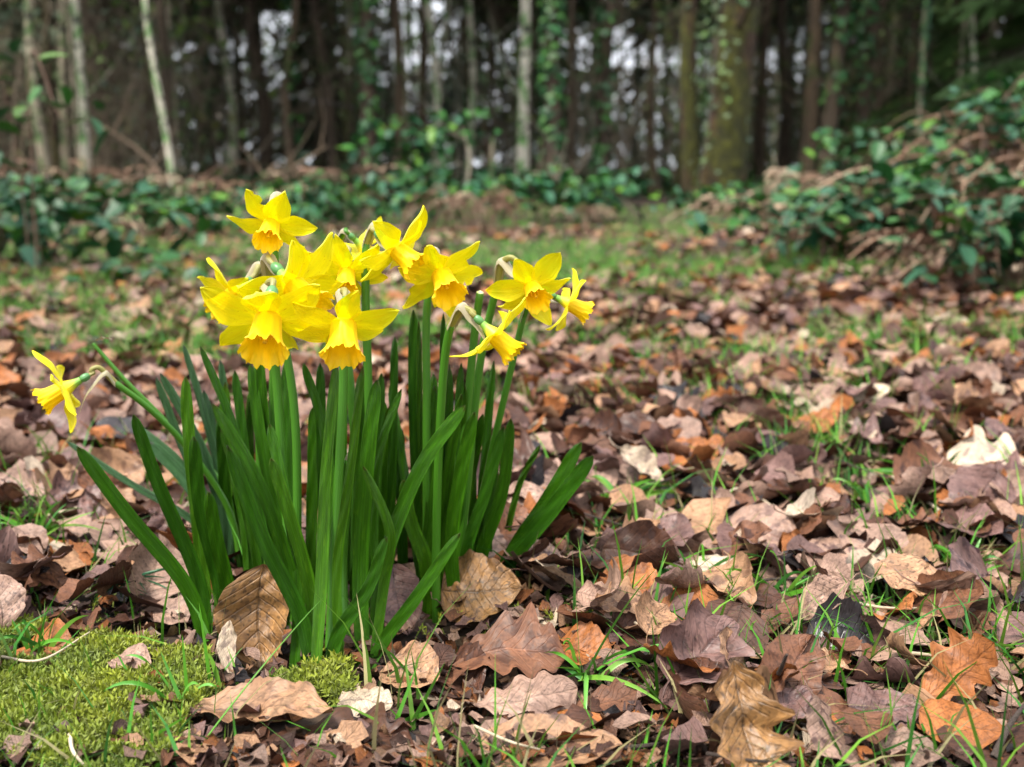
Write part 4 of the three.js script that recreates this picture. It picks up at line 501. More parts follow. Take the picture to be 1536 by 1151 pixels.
  ['pale grass tuft past the leaning daffodil leaves', [-0.3519, 0.0, -0.7724], [[[-0.3532, 0.0256, -0.7748], 0.00306, 0.015386786962334368], [[-0.3026, 0.031, -0.7447], 0.00259, 0.005946489999742641], [[-0.3694, 0.0264, -0.7541], 0.00365, 0.008193331844407886], [[-0.3769, 0.0191, -0.7991], 0.00268, 0.008268211717387624], [[-0.2884, 0.0183, -0.744], 0.00268, 0.01685743576601038], [[-0.3247, 0.0299, -0.7722], 0.00234, 0.007512191626479463], [[-0.3178, 0.0244, -0.7508], 0.00309, 0.010347453060086808], [[-0.3554, 0.0275, -0.7506], 0.00231, 0.01610666564561245], [[-0.3158, 0.0252, -0.7493], 0.00291, 0.012049268640414938], [[-0.3196, 0.0057, -0.8008], 0.00343, 0.005259827263883732], [[-0.3402, 0.0234, -0.7784], 0.00388, 0.002411708808619389], [[-0.3461, 0.0391, -0.7507], 0.00234, 0.005293299726343011], [[-0.3681, 0.0221, -0.7613], 0.00367, 0.0050617852742908375], [[-0.3676, 0.0253, -0.7751], 0.0044, 0.018851561026333917], [[-0.3778, 0.0148, -0.7747], 0.00347, 0.008584768222798671], [[-0.3114, 0.0109, -0.7707], 0.00252, 0.01789561452938398], [[-0.3294, 0.0429, -0.751], 0.00384, 0.012743925877548275], [[-0.4101, 0.0122, -0.7949], 0.00243, 0.018950657344214535], [[-0.3208, 0.0197, -0.775], 0.00284, 0.0030309941121459895], [[-0.3437, 0.041, -0.7549], 0.00331, 0.007084973629801629], [[-0.3388, 0.0248, -0.7957], 0.00289, 0.009505481994225764], [[-0.4154, 0.0062, -0.7936], 0.00415, 0.0032968459397831043], [[-0.356, 0.0134, -0.7679], 0.0043, 0.007103458967649101], [[-0.3205, 0.0198, -0.7915], 0.0027, 0.018527977909398162], [[-0.2931, 0.0329, -0.743], 0.00226, 0.007245868886681819], [[-0.3372, 0.0306, -0.7479], 0.00369, 0.014019328780721407]]],
  ['single curved blade beside the upright golden oak leaf', [0.091, 0.0, -0.5809], [[[0.0609, 0.0008, -0.5809], 0.00211, 0.01], [[0.1246, -0.0024, -0.5609], 0.00338, 0.02], [[0.0811, 0.02, -0.5809], 0.00253, 0]]],
  ['upright grass sprig poking out of litter near the orange oak leaf', [0.2865, 0.0, -0.871], [[[0.2935, 0.0179, -0.874], 0.00428, 0.0031602260060995587], [[0.2747, 0.0183, -0.8472], 0.00446, 0.007837835231765181], [[0.2786, 0.0116, -0.8762], 0.00283, 0.01354079526079975], [[0.2557, 0.0247, -0.8504], 0.00448, 0.011814513471629954], [[0.2788, 0.0176, -0.8626], 0.00446, 0.011445469368435468], [[0.2901, 0.0121, -0.8785], 0.00297, 0.01068423680938095], [[0.2953, 0.0177, -0.8758], 0.00398, 0.005489858394166255], [[0.3156, 0.0101, -0.8845], 0.00495, 0.010130183346450322], [[0.2731, 0.0168, -0.86], 0.00329, 0.007689787378194791], [[0.2659, 0.0185, -0.8585], 0.00347, 0.01394484839577144]]],
  ['small grass tuft between the conifer sprig and the daffodil leaves', [-0.2781, 0.0, -0.705], [[[-0.2707, 0.0422, -0.705], 0.00308, 0], [[-0.2809, 0.0235, -0.705], 0.00308, 0], [[-0.2662, 0.0095, -0.705], 0.00256, 0], [[-0.2922, -0.0095, -0.705], 0.00308, 0.01]]],
];
tufts.forEach(([label, b, blades], k) => {
  const T = thing('grass_tuft', label, 'grass', [b[0], groundY(b[0], b[2]) + 0.008, b[2]]), R = rng(600 + k);
  blades.forEach(([t, w, sag], j) => part('blade', grassBlade(V(lerp(-0.006, 0.006, R()), 0, lerp(-0.006, 0.006, R())), V(t[0] - b[0], t[1], t[2] - b[2]), w, sag, k * 40 + j), greenMats[Math.floor(R() * 4)], T));
});
{
  const R = rng(77), heap = new Heap();
  const blade = (x, z, h, w, lean, col) => {
    const a = R() * 6.283, b = R() * 6.283, y = groundY(x, z), dx = Math.cos(a) * lean, dz = Math.sin(a) * lean, wx = Math.cos(b) * w * 0.5, wz = Math.sin(b) * w * 0.5, k = heap.p.length / 3;
    for (let i = 0; i <= 3; i++) { const t = i / 3, e = Math.pow(1 - t, 0.7), px = x + dx * t * t, py = y + h * (t - 0.25 * t * t * Math.min(1, lean / h)), pz = z + dz * t * t; for (const s of [-1, 1]) { heap.p.push(px + wx * s * e, py, pz + wz * s * e); heap.n.push(-Math.sin(b), 0.35, Math.cos(b)); heap.u.push(s, t); heap.c.push(...col); } }
    for (let i = 0; i < 3; i++) heap.i.push(k + i * 2, k + i * 2 + 1, k + i * 2 + 2, k + i * 2 + 1, k + i * 2 + 3, k + i * 2 + 2);
  };
  const tint = () => { const c = GREENS[Math.floor(R() * 4)], v = 0.75 + 0.6 * R(), y = R() < 0.24 ? 1 : 0; return y ? [0.30 * v, 0.26 * v, 0.12 * v] : [c[0] * v, c[1] * v, c[2] * v]; };
  // patches: clusters grow where the ground is grassy
  for (let k = 0; k < 19000; k++) {
    const d = k < 3200 ? lerp(0.42, 1.5, R()) : k < 11000 ? lerp(1.5, 3.2, R()) : lerp(2.8, 10, Math.pow(R(), 1.6)), half = d * 0.55 + 0.2, x = lerp(-half, half, R()), z = -d, g = grassy(x, z);
    const far = d > 2.8; if (R() > g + (far ? 0.02 : 0.07) || inClump(x, z) || bank(x, z) > 0.2) continue;
    const n = far ? 10 : 6 + Math.floor(R() * 7), hh = far ? lerp(0.03, 0.06, R()) : lerp(0.03, 0.068, R());
    for (let j = 0; j < n; j++) blade(x + lerp(-1, 1, R()) * (far ? 0.06 : 0.02), z + lerp(-1, 1, R()) * (far ? 0.06 : 0.02), hh * lerp(0.5, 1.1, R()), far ? 0.004 : d > 1.2 ? 0.0034 : 0.0027, hh * lerp(0.1, 1.0, R()), tint());
  }
  for (let k = 0; k < 420; k++) { const x = lerp(-0.42, -0.12, R()), z = lerp(-0.8, -0.46, R()); if (inClump(x, z) && R() < 0.6) continue; const h = lerp(0.015, 0.06, R() * R()); blade(x, z, h, 0.002, h * R(), tint()); }
  setting('grass', heap.build(), bladeGrass, 'stuff', 'short green grass coming up through the dead leaves', 'grass');
}
// ---------- moss ----------
{
  const h = new Heap(), R = rng(5);
  for (let k = 0; k < 9; k++) { const a = k * 2.4, e = 0.25 + k * 0.08, o = V(0, k * 0.0007, 0), t = V(Math.cos(a) * 0.0042 * (1 - e * 0.5), k * 0.0007 + 0.0014 + e * 0.002, Math.sin(a) * 0.0042 * (1 - e * 0.5)), s = V(-Math.sin(a), 0, Math.cos(a)).multiplyScalar(0.0007), m = o.clone().lerp(t, 0.4); h.tri(o, m.clone().add(s), t); h.tri(o, t, m.clone().sub(s)); }
  h.stick(V(0, -0.004, 0), V(0, 0.007, 0), 0.0005, 0.0002);
  const g = h.build(); g.deleteAttribute('color');
  const spots = [];
  for (let k = 0; k < 30000; k++) { const x = lerp(-0.46, -0.08, R()), z = lerp(-0.64, -0.44, R()); if (mossy(x, z) && !nearHero(x, z)) spots.push([x, z]); }
  for (let k = 0; k < 5000; k++) { const x = lerp(-0.6, 0.6, R()), z = lerp(-1.3, -0.45, R()); if (fbm(x * 9 + 3, z * 9 + 70, 3) > 0.62) spots.push([x, z]); }
  const im = new THREE.InstancedMesh(g, phy({ color: lin(1, 1, 1), roughness: 0.7, transmission: 0.3, thickness: 0 }), spots.length), c = new THREE.Color();
  spots.forEach(([x, z], i) => { const s = lerp(0.55, 1.2, R()), k = fbm(x * 40, z * 40, 3), v = lerp(0.6, 1.25, R()); im.setMatrixAt(i, M4(V(x, groundY(x, z) + lerp(0.001, 0.008, k) + (mossy(x, z) ? 0.004 : 0), z), EU(lerp(-0.8, 0.8, R()), R() * 6.28, lerp(-0.8, 0.8, R())), s)); im.setColorAt(i, c.setRGB(lerp(0.09, 0.32, k) * v, lerp(0.17, 0.34, k) * v, 0.008 * v)); });
  shadows(im); im.name = 'moss'; im.userData = { kind: 'stuff', label: 'yellow green feathery moss cushion on the ground', category: 'moss' }; scene.add(im);
}
// ---------- twigs and a conifer sprig ----------
const twigMat = std({ color: lin(0.06, 0.04, 0.03), roughness: 0.8, bumpMap: soilBump, bumpScale: 0.001 }), paleTwig = std({ color: lin(0.45, 0.36, 0.25), roughness: 0.8 });
const twigs = [
  [[[0.1388, 0.012, -0.539], [0.1229, 0.05, -0.4699], [0.1218, 0.062, -0.4577]], 0.0014, 0, 'short dark stalk sticking up from the golden oak leaf'],
  [[[0.1097, 0.01, -0.5063], [0.15, 0.016, -0.475], [0.177, 0.012, -0.467]], 0.0012, 0, 'thin dark twig running under the grey brown crinkled leaf'],
  [[[0.2177, 0.012, -0.4581], [0.2297, 0.022, -0.47], [0.2392, 0.028, -0.4777]], 0.0018, 0, 'dark bare twig poking up beside the toothed tan leaf'],
  [[[0.0497, 0.012, -0.467], [0.0649, 0.014, -0.4664], [0.0752, 0.014, -0.4737]], 0.0012, 0, 'short dark twig beside the purple blotched leaf'],
  [[[0.1566, 0.02, -0.8239], [0.1839, 0.024, -0.8567], [0.2085, 0.018, -0.8129]], 0.0013, 1, 'pale straw stalk bent over the litter'],
  [[[0.323, 0.02, -0.9012], [0.3269, 0.022, -0.8086], [0.3316, 0.02, -0.7817]], 0.0016, 1, 'pale dry stalk lying by the large cream lobed leaf'],
  [[[-0.2054, 0.014, -0.4725], [-0.1943, 0.018, -0.4503], [-0.1902, 0.014, -0.4489]], 0.0011, 1, 'curved white straw lying on the moss cushion'],
  [[[-0.2745, 0.014, -0.5524], [-0.2487, 0.016, -0.5425], [-0.2357, 0.018, -0.5781]], 0.0009, 1, 'thin straw crossing the rust coloured leaf'],
  [[[-0.049, 0.016, -0.5948], [-0.0423, 0.016, -0.5809], [-0.0352, 0.012, -0.5678]], 0.0009, 0, 'black thin twig behind the large smooth brown leaf'],
  [[[-0.4243, 0.02, -1.1059], [-0.4086, 0.03, -1.1956], [-0.3874, 0.02, -1.2857]], 0.0016, 1, 'brown straw lying past the drooping daffodil'],
  [[[0.069, 0.016, -0.5825], [0.0831, 0.024, -0.5575], [0.1111, 0.018, -0.5748]], 0.0008, 1, 'pale thin twig lying beside the bright orange leaf'],
  [[[0.2022, 0.016, -0.6373], [0.217, 0.024, -0.6081], [0.2526, 0.018, -0.6282]], 0.00122, 1, 'pale thin twig lying under the broad wet leaf'],
  [[[0.0875, 0.016, -0.4549], [0.1032, 0.024, -0.4348], [0.1261, 0.018, -0.4437]], 0.00089, 0, 'dark thin twig lying below the upright golden oak leaf'],
  [[[-0.0181, 0.016, -0.48], [0.0009, 0.024, -0.4494], [0.0124, 0.018, -0.4545]], 0.00084, 1, 'pale thin twig lying in front of the purple blotched leaf'],
  [[[0.2117, 0.016, -0.5646], [0.2249, 0.024, -0.5441], [0.2567, 0.018, -0.549]], 0.0012, 1, 'pale thin twig lying near the wide grass tuft'],
  [[[0.1597, 0.016, -0.6657], [0.1929, 0.024, -0.6578], [0.2364, 0.018, -0.7046]], 0.00104, 0, 'dark thin twig lying below the pink glossy leaf'],
  [[[0.0892, 0.016, -0.8888], [0.1226, 0.024, -0.8743], [0.1547, 0.018, -0.9365]], 0.00083, 0, 'dark thin twig lying behind the tall grass by the dark folded leaf'],
  [[[-0.3576, 0.016, -0.8129], [-0.3321, 0.024, -0.8041], [-0.3217, 0.018, -0.8559]], 0.00131, 1, 'pale thin twig lying past the purple grey leaf'],
  [[[0.2895, 0.016, -1.0317], [0.2944, 0.024, -0.9175], [0.3317, 0.018, -0.8907]], 0.001, 0, 'dark thin twig lying beyond the orange oak leaf'],
  [[[0.008, 0.016, -0.8604], [0.0459, 0.024, -0.7916], [0.0829, 0.018, -0.7757]], 0.00112, 0, 'dark thin twig lying behind the spreading daffodil leaves'],
];
twigs.forEach(([pts, r, pale, label]) => { const q = pts.map((p) => V(p[0], p[1] + groundY(p[0], p[2]), p[2])); solo('twig', tube(q, (t) => r * lerp(1, 0.5, t), 14, 7, 20), pale ? paleTwig : twigMat, label, 'twig'); });
{
  const b = [-0.2527, 0.0, -0.6531], T = thing('conifer_sprig', 'small blue green conifer sprig with fanned needles beside the moss', 'sprig', [b[0], groundY(b[0], b[2]) + 0.014, b[2]]);
  part('stalk', tube([V(-0.012, 0, 0.006), V(0, 0.004, 0), V(0.02, 0.009, -0.006)], (t) => 0.0011 * (1 - 0.5 * t), 8, 6), twigMat, T);
  const nm = phy({ color: lin(0.045, 0.16, 0.075), roughness: 0.4 }), R = rng(3);
  for (let k = 0; k < 46; k++) { const a = lerp(-2.3, 2.3, R()), t = R(), o = V(lerp(-0.004, 0.02, t), lerp(0.003, 0.009, t), lerp(0.002, -0.006, t)), L = lerp(0.016, 0.026, R()); part('needle', grassBlade(o, o.clone().add(V(Math.cos(a) * L, lerp(-0.006, 0.010, R()), Math.sin(a) * L)), 0.0018, 0.002, k), nm, T); }
}

// ---------- woodland ----------
const barkTex = tex(256, 512, (u, v) => { const r = fbm(u * 26, v * 9, 4), k = 0.32 + 0.7 * r; const g = smooth(0.52, 0.66, fbm(u * 5 + 2, v * 7 + 1, 3)); return [lerp(k * 0.82, k * 0.62, g), lerp(k * 0.72, k * 0.74, g), lerp(k * 0.6, k * 0.4, g)]; });
const birchTex = tex(256, 512, (u, v) => { let k = 0.86 + 0.16 * (fbm(u * 8, v * 30, 3) - 0.5); const d = smooth(0.56, 0.66, fbm(u * 5 + 5, v * 44 + 9, 4)); k *= 1 - 0.75 * d; const m = smooth(0.5, 0.68, fbm(u * 8 + 30, v * 12, 4)) * 0.5; return [k * (1 - m), k * (0.97 - m * 0.5), k * (0.9 - m)]; });
const mossTex = tex(256, 512, (u, v) => { const k = 0.3 + 0.7 * fbm(u * 30, v * 30, 4), g = smooth(0.36, 0.62, fbm(u * 6 + 12, v * 5 + 3, 4)); return [lerp(k * 0.62, k * 0.62, g), lerp(k * 0.48, k * 0.66, g), lerp(k * 0.36, k * 0.2, g)]; });
const barkMats = {
  brown: std({ color: lin(0.32, 0.285, 0.24), map: barkTex, bumpMap: barkTex, bumpScale: 0.02, roughness: 0.95 }),
  dark: std({ color: lin(0.19, 0.17, 0.145), map: barkTex, bumpMap: barkTex, bumpScale: 0.02, roughness: 0.95 }),
  birch: std({ color: lin(0.56, 0.54, 0.49), map: birchTex, bumpMap: birchTex, bumpScale: 0.006, roughness: 0.8 }),
  tan: std({ color: lin(0.36, 0.32, 0.26), map: birchTex, bumpMap: birchTex, bumpScale: 0.006, roughness: 0.85 }),
  white: std({ color: lin(0.78, 0.75, 0.70), map: birchTex, bumpMap: birchTex, bumpScale: 0.006, roughness: 0.8 }),
  mossy: std({ color: lin(0.24, 0.21, 0.15), map: mossTex, bumpMap: mossTex, bumpScale: 0.03, roughness: 1 }),
};
const ivyMat = phy({ vertexColors: true, roughness: 0.5, specularIntensity: 0.6 }), twiggy = std({ vertexColors: true, roughness: 0.9 }), needleMat = std({ vertexColors: true, roughness: 0.75 });
const budMat = phy({ vertexColors: true, roughness: 0.6, transmission: 0.4, thickness: 0 });
// crowns: bare twigs, in a few variants that the trees share
function bareCrown(seed, H, low) {
  const h = new Heap(), R = rng(seed), n = H < 6 ? 14 : 40;
  for (let k = 0; k < n; k++) {
    const y = lerp(low, H, Math.pow(R(), 0.8)), a = R() * 6.283, L = lerp(0.4, 1.9, R()) * (1 - 0.5 * y / H) * (y < 4 ? 0.75 : 1.2), up = lerp(-0.25, 0.9, R());
    let p = V(0, y, 0), d = V(Math.cos(a), up, Math.sin(a)).normalize(); const c = [0.07 + R() * 0.07, 0.058 + R() * 0.045, 0.038 + R() * 0.03];
    for (let s = 0; s < 3; s++) {
      const q = p.clone().addScaledVector(d, L / 3); h.stick(p, q, 0.014 * (1 - s * 0.28) * (L / 1.5), 0.014 * (0.72 - s * 0.26) * (L / 1.5), c);
      for (let m = 0; m < 2; m++) { const e = d.clone().add(V(lerp(-1, 1, R()), lerp(-0.7, 0.7, R()), lerp(-1, 1, R()))).normalize(); h.stick(q, q.clone().addScaledVector(e, L * lerp(0.2, 0.45, R())), 0.005, 0.002, c); }
      p = q; d.add(V(lerp(-0.4, 0.4, R()), lerp(-0.3, 0.4, R()), lerp(-0.4, 0.4, R()))).normalize();
    }
  }
  return h.build();
}
const crowns = [0, 1, 2, 3].map((k) => bareCrown(40 + k, 11, 2.6));
function ivySleeve(r, H, n, seed, size, cols) {
  const h = new Heap(), R = rng(seed);
  for (let k = 0; k < n; k++) {
    const y = H * Math.pow(R(), 0.9), a = R() * 6.283, rr = r * lerp(0.95, 1.5, Math.pow(R(), 2)) + size * 0.2 * R(), o = V(Math.cos(a) * rr, y, Math.sin(a) * rr), out = V(Math.cos(a), lerp(-0.2, 0.7, R()), Math.sin(a)).normalize();
    const s = V(-Math.sin(a), lerp(-0.3, 0.3, R()), Math.cos(a)).normalize().multiplyScalar(size * lerp(0.4, 0.7, R())), d = V(0, -1, 0).addScaledVector(out, lerp(0.2, 0.9, R())).normalize().multiplyScalar(size * lerp(0.7, 1.2, R())), c = cols[Math.floor(R() * cols.length)], v = lerp(0.6, 1.3, R()), cc = [c[0] * v, c[1] * v, c[2] * v];
    const tip = o.clone().add(d), l = o.clone().add(s).addScaledVector(d, 0.25), rt = o.clone().sub(s).addScaledVector(d, 0.25); h.tri(o, l, tip, cc); h.tri(o, tip, rt, cc);
  }
  return h.build();
}
const IVY = [[0.013, 0.058, 0.016], [0.018, 0.078, 0.022], [0.036, 0.105, 0.018]], SHOOT = [[0.13, 0.22, 0.02], [0.09, 0.19, 0.02], [0.16, 0.18, 0.03]];
// trees that can be told apart: label, x, z, lean x, diameter, bark, ivy count, ivy kind, category
const trees = [
  ['white birch with a bright slender trunk standing clear of the undergrowth', 0.102, -11.5, 0.01, 0.118, 'white', 0, 1, null],
  ['tree thickly clothed in dark glossy ivy next to the white birch', 0.362, -10.2, 0.0, 0.148, 'dark', 1500, 1, null],
  ['stout mossy trunk sprouting yellow green leaves above the grassy clearing', 1.587, -8.6, 0.02, 0.292, 'mossy', 800, 2, null],
  ['second mossy stem forking beside the stout trunk', 1.469, -8.9, -0.02, 0.14, 'mossy', 500, 2, null],
  ['pale curving birch stem leaning beside a dark leaning trunk', -3.167, -10.5, 0, 0.07, 'white', 0, 1, [[0, -0.1], [-0.03, 0.4], [-0.1, 1.0], [-0.17, 1.6], [-0.19, 2.4], [-0.15, 4], [-0.2, 6]]],
  ['dark trunk close behind the pale curving birch stem', -3.557, -11.5, -0.02, 0.118, 'dark', 0, 1, null],
  ['tan trunk at the edge of three thin pale trunks', -4.322, -10.5, -0.005, 0.083, 'tan', 0, 1, null],
  ['thin grey trunk in the middle of three thin pale trunks', -4.584, -11.5, 0.0, 0.077, 'tan', 0, 1, null],
  ['mottled trunk of three thin pale trunks, the one beside a dark trunk', -4.126, -10.8, 0.0, 0.085, 'birch', 0, 1, null],
  ['thick dark trunk behind the three thin pale trunks', -5.117, -14, 0.0, 0.288, 'dark', 0, 1, null],
  ['slim white birch with a speckled trunk deep in the thicket', -3.494, -14, -0.015, 0.093, 'birch', 0, 1, null],
  ['slim trunk wrapped in sparse green ivy among bare brown shrubs', -2.307, -12, -0.01, 0.087, 'brown', 380, 1, null],
  ['dark trunk leaning away from the slim ivy wrapped trunk', -1.981, -12.5, -0.06, 0.114, 'dark', 0, 1, null],
  ['dark ivy covered trunk with yellowish leaves near its crown', -1.361, -10.8, -0.005, 0.144, 'dark', 1050, 1, null],
  ['brown bare trunk beside the dark ivy covered trunk', -1.301, -12.5, 0.005, 0.106, 'brown', 0, 1, null],
  ['pale birch trunk tilted slightly, one of a close pair', -0.852, -12, -0.03, 0.087, 'birch', 0, 1, null],
  ['thin pale birch, the upright one of a close pair', -0.8, -13, -0.01, 0.071, 'birch', 0, 1, null],
  ['thin straight birch trunk with dark bands near the white birch', -0.522, -12.6, 0.0, 0.076, 'birch', 0, 1, null],
  ['short pale dead stump among the thin birches', -0.186, -10.5, 0, 0.057, 'tan', 0, 1, [[0, -0.1], [0.005, 0.2], [0.0, 0.45], [0.005, 0.62]]],
  ['thin brown trunk just past the thickly ivied tree', 0.707, -13, 0.0, 0.087, 'brown', 0, 1, null],
  ['ivy draped trunk with leafless side branches', 0.93, -11.4, 0.0, 0.117, 'dark', 620, 1, null],
  ['dark bare trunk in front of bright sky gaps', 3.584, -15, 0.0, 0.145, 'dark', 0, 1, null],
  ['dark leaning trunk beside the bright sky gaps', 3.414, -13, -0.02, 0.158, 'brown', 0, 1, null],
  ['grey trunk past the stout mossy trunk', 3.53, -16, 0.01, 0.136, 'brown', 0, 1, null],
  ['tree leaning over with a curtain of ivy', 3.35, -12, 0.06, 0.16, 'dark', 750, 1, null],
  ['straight ivy covered trunk above the bramble bank', 3.881, -12.5, 0.0, 0.152, 'dark', 850, 1, null],
  ['thin dark trunk paired with the straight ivy covered trunk', 4.391, -13.5, 0.0, 0.115, 'dark', 0, 1, null],
  ['broad dark trunk behind the bramble bank', 4.743, -13.5, 0.0, 0.295, 'dark', 200, 1, null],
  ['thin whitish sapling standing in front of green spruce boughs', 4.812, -12, 0.0, 0.058, 'birch', 0, 1, null],
  ['thin grey sapling next to the whitish sapling', 4.948, -12.6, 0.005, 0.053, 'tan', 0, 1, null],
  ['grey thin trunk at the edge of the spruce boughs', 5.49, -13, -0.01, 0.071, 'tan', 0, 1, null],
  ['brown trunk rising behind the dead bracken hollow', 1.668, -13, 0.0, 0.102, 'brown', 0, 1, null],
  ['leafy shooted thin trunk between the ivy draped and mossy trunks', 1.788, -12, 0.0, 0.095, 'mossy', 260, 2, null],
  ['brown twin trunk behind the tilted pale birch', -1.269, -15, 0.02, 0.136, 'brown', 0, 1, null],
  ['dark trunk between the slim white birch and the slim ivy wrapped trunk', -3.309, -15, 0.0, 0.182, 'dark', 0, 1, null],
];
function trunkGeo(dia, lean, H, seed, wob = 1) {
  const R = rng(seed), pts = []; for (let k = 0; k <= 9; k++) { const t = k / 9; pts.push(V(lean * t * H + wob * lerp(-0.11, 0.11, R()) * (k ? 1 : 0), t * H - 0.1 * (k ? 0 : 1), wob * lerp(-0.07, 0.07, R()))); }
  return tube(pts, (t) => dia * 0.5 * (1.18 * Math.exp(-t * 16) * 0.35 + lerp(1, 0.35, t)), 18, 10, 0.7);
}
trees.forEach(([label, x, z, lean, dia, bark, ivy, kind, bend], k) => {
  const H = lerp(9, 12.5, hash2(k, 5)), T = thing('tree', label, 'tree', [x, groundY(x, z), z]);
  if (bend) part('trunk', tube(bend.map(([a, b]) => V(a, b, 0)), (t) => dia * 0.5 * lerp(1.1, 0.5, t), 24, 9, 0.7), barkMats[bark], T);
  else part('trunk', trunkGeo(dia, lean, H, 100 + k), barkMats[bark], T);
  const R = rng(1300 + k);
  if (!bend) for (let j = 0; j < 6; j++) { const y = j < 3 ? lerp(0.9, 2.6, R()) : lerp(2.6, 8, R()), a = R() * 6.28, L = j < 3 ? lerp(0.5, 1.3, R()) : lerp(0.8, 2.2, R()), o = V(lean * y, y, 0); part('limb', tube([o, o.clone().add(V(Math.cos(a) * L * 0.5, L * 0.35, Math.sin(a) * L * 0.5)), o.clone().add(V(Math.cos(a) * L, L * 0.9, Math.sin(a) * L))], (t) => dia * (j < 3 ? 0.09 : 0.14) * (1 - 0.75 * t), 8, 6, 0.7), barkMats[bark], T); }
  const c = part('crown', crowns[k % 4], twiggy, T); c.rotation.y = R() * 6.28; if (bend) { c.position.set(bend[bend.length - 1][0] * 0.6, 1, 0); c.scale.setScalar(0.6); } else { c.rotation.z = -Math.atan(lean); c.scale.y = H / 11; }
  if (ivy) { const g = ivySleeve(dia * 0.55, kind === 2 ? 6 : 7.5, ivy, 400 + k, kind === 2 ? 0.05 : 0.075, kind === 2 ? [SHOOT[1], IVY[2], IVY[1], [0.07, 0.12, 0.02]] : IVY), m = part(kind === 2 ? 'foliage' : 'ivy', g, kind === 2 ? budMat : ivyMat, T); m.rotation.z = -Math.atan(lean); }
});
const treeNames = [
  [0.102, -11.5, 'the white birch'],
  [0.362, -10.2, 'the thickly ivied tree'],
  [1.587, -8.6, 'the stout mossy trunk'],
  [1.469, -8.9, 'the forked mossy stem'],
  [-3.167, -10.5, 'the pale curving birch stem'],
  [-4.322, -10.5, 'the tan trunk of the pale three'],
  [-4.584, -11.5, 'the grey trunk of the pale three'],
  [-4.126, -10.8, 'the mottled trunk of the pale three'],
  [-3.494, -14, 'the slim speckled birch'],
  [-2.307, -12, 'the slim ivy wrapped trunk'],
  [-1.981, -12.5, 'the dark leaning trunk'],
  [-1.361, -10.8, 'the dark ivy covered trunk'],
  [-1.301, -12.5, 'the brown bare trunk'],
  [-0.852, -12, 'the tilted pale birch'],
  [-0.522, -12.6, 'the dark banded thin birch'],
  [-0.186, -10.5, 'the short pale stump'],
  [0.707, -13, 'the thin brown trunk'],
  [0.93, -11.4, 'the ivy draped trunk'],
  [3.584, -15, 'the trunk before the bright sky gaps'],
  [3.414, -13, 'the dark leaning trunk by the sky gaps'],
  [3.35, -12, 'the tree with an ivy curtain'],
  [3.881, -12.5, 'the straight ivy covered trunk'],
  [4.743, -13.5, 'the broad dark trunk'],
  [4.812, -12, 'the whitish sapling'],
  [5.49, -13, 'the grey trunk by the spruce boughs'],
  [1.788, -12, 'the leafy shooted trunk'],
];
const treeAt = (x, z) => { let best = '', bd = 1e9; for (const [tx, tz, n] of treeNames) { const e = Math.abs(x / z - tx / tz); if (e < bd) { bd = e; best = n; } } return best; };
// spruces: dark boughs in whorls
function spruceCrown(seed, H, low, dens, tint = [0.028, 0.062, 0.022]) {
  const h = new Heap(), R = rng(seed);
  for (let k = 0; k < dens; k++) {
    const t = Math.pow(R(), 1.15), y = lerp(low, H, t), a = R() * 6.283, L = lerp(2.3, 0.25, t) * lerp(0.5, 1, R()), dir = V(Math.cos(a), lerp(-0.42, 0.02, R()), Math.sin(a)), sd = V(-Math.sin(a), 0, Math.cos(a)); const g = lerp(0.6, 1.3, R()), c = tint.map((q) => q * g);
    for (let s = 0; s < 7; s++) { const q = V(0, y, 0).addScaledVector(dir, L * (0.22 + 0.12 * s)), w = lerp(0.1, 0.32, R()) * (1 - s * 0.06), e = q.clone().addScaledVector(dir, L * 0.2).add(V(0, lerp(-0.22, 0.02, R()), 0)); h.tri(q, e.clone().addScaledVector(sd, w), e.clone().addScaledVector(sd, w * 0.2), c); h.tri(q, e.clone().addScaledVector(sd, -w), e.clone().addScaledVector(sd, -w * 0.25).add(V(0, -0.1, 0)), c); }
    h.stick(V(0, y, 0), V(0, y, 0).addScaledVector(dir, L * 0.8), 0.012, 0.004, [0.10, 0.075, 0.055]);
  }
  return h.build();
}
const highCrowns = [0, 1, 2].map((k) => mergeGeometries([spruceCrown(170 + k, 13, 4.6, 300), bareCrown(240 + k, 4.5, 0.8)]));
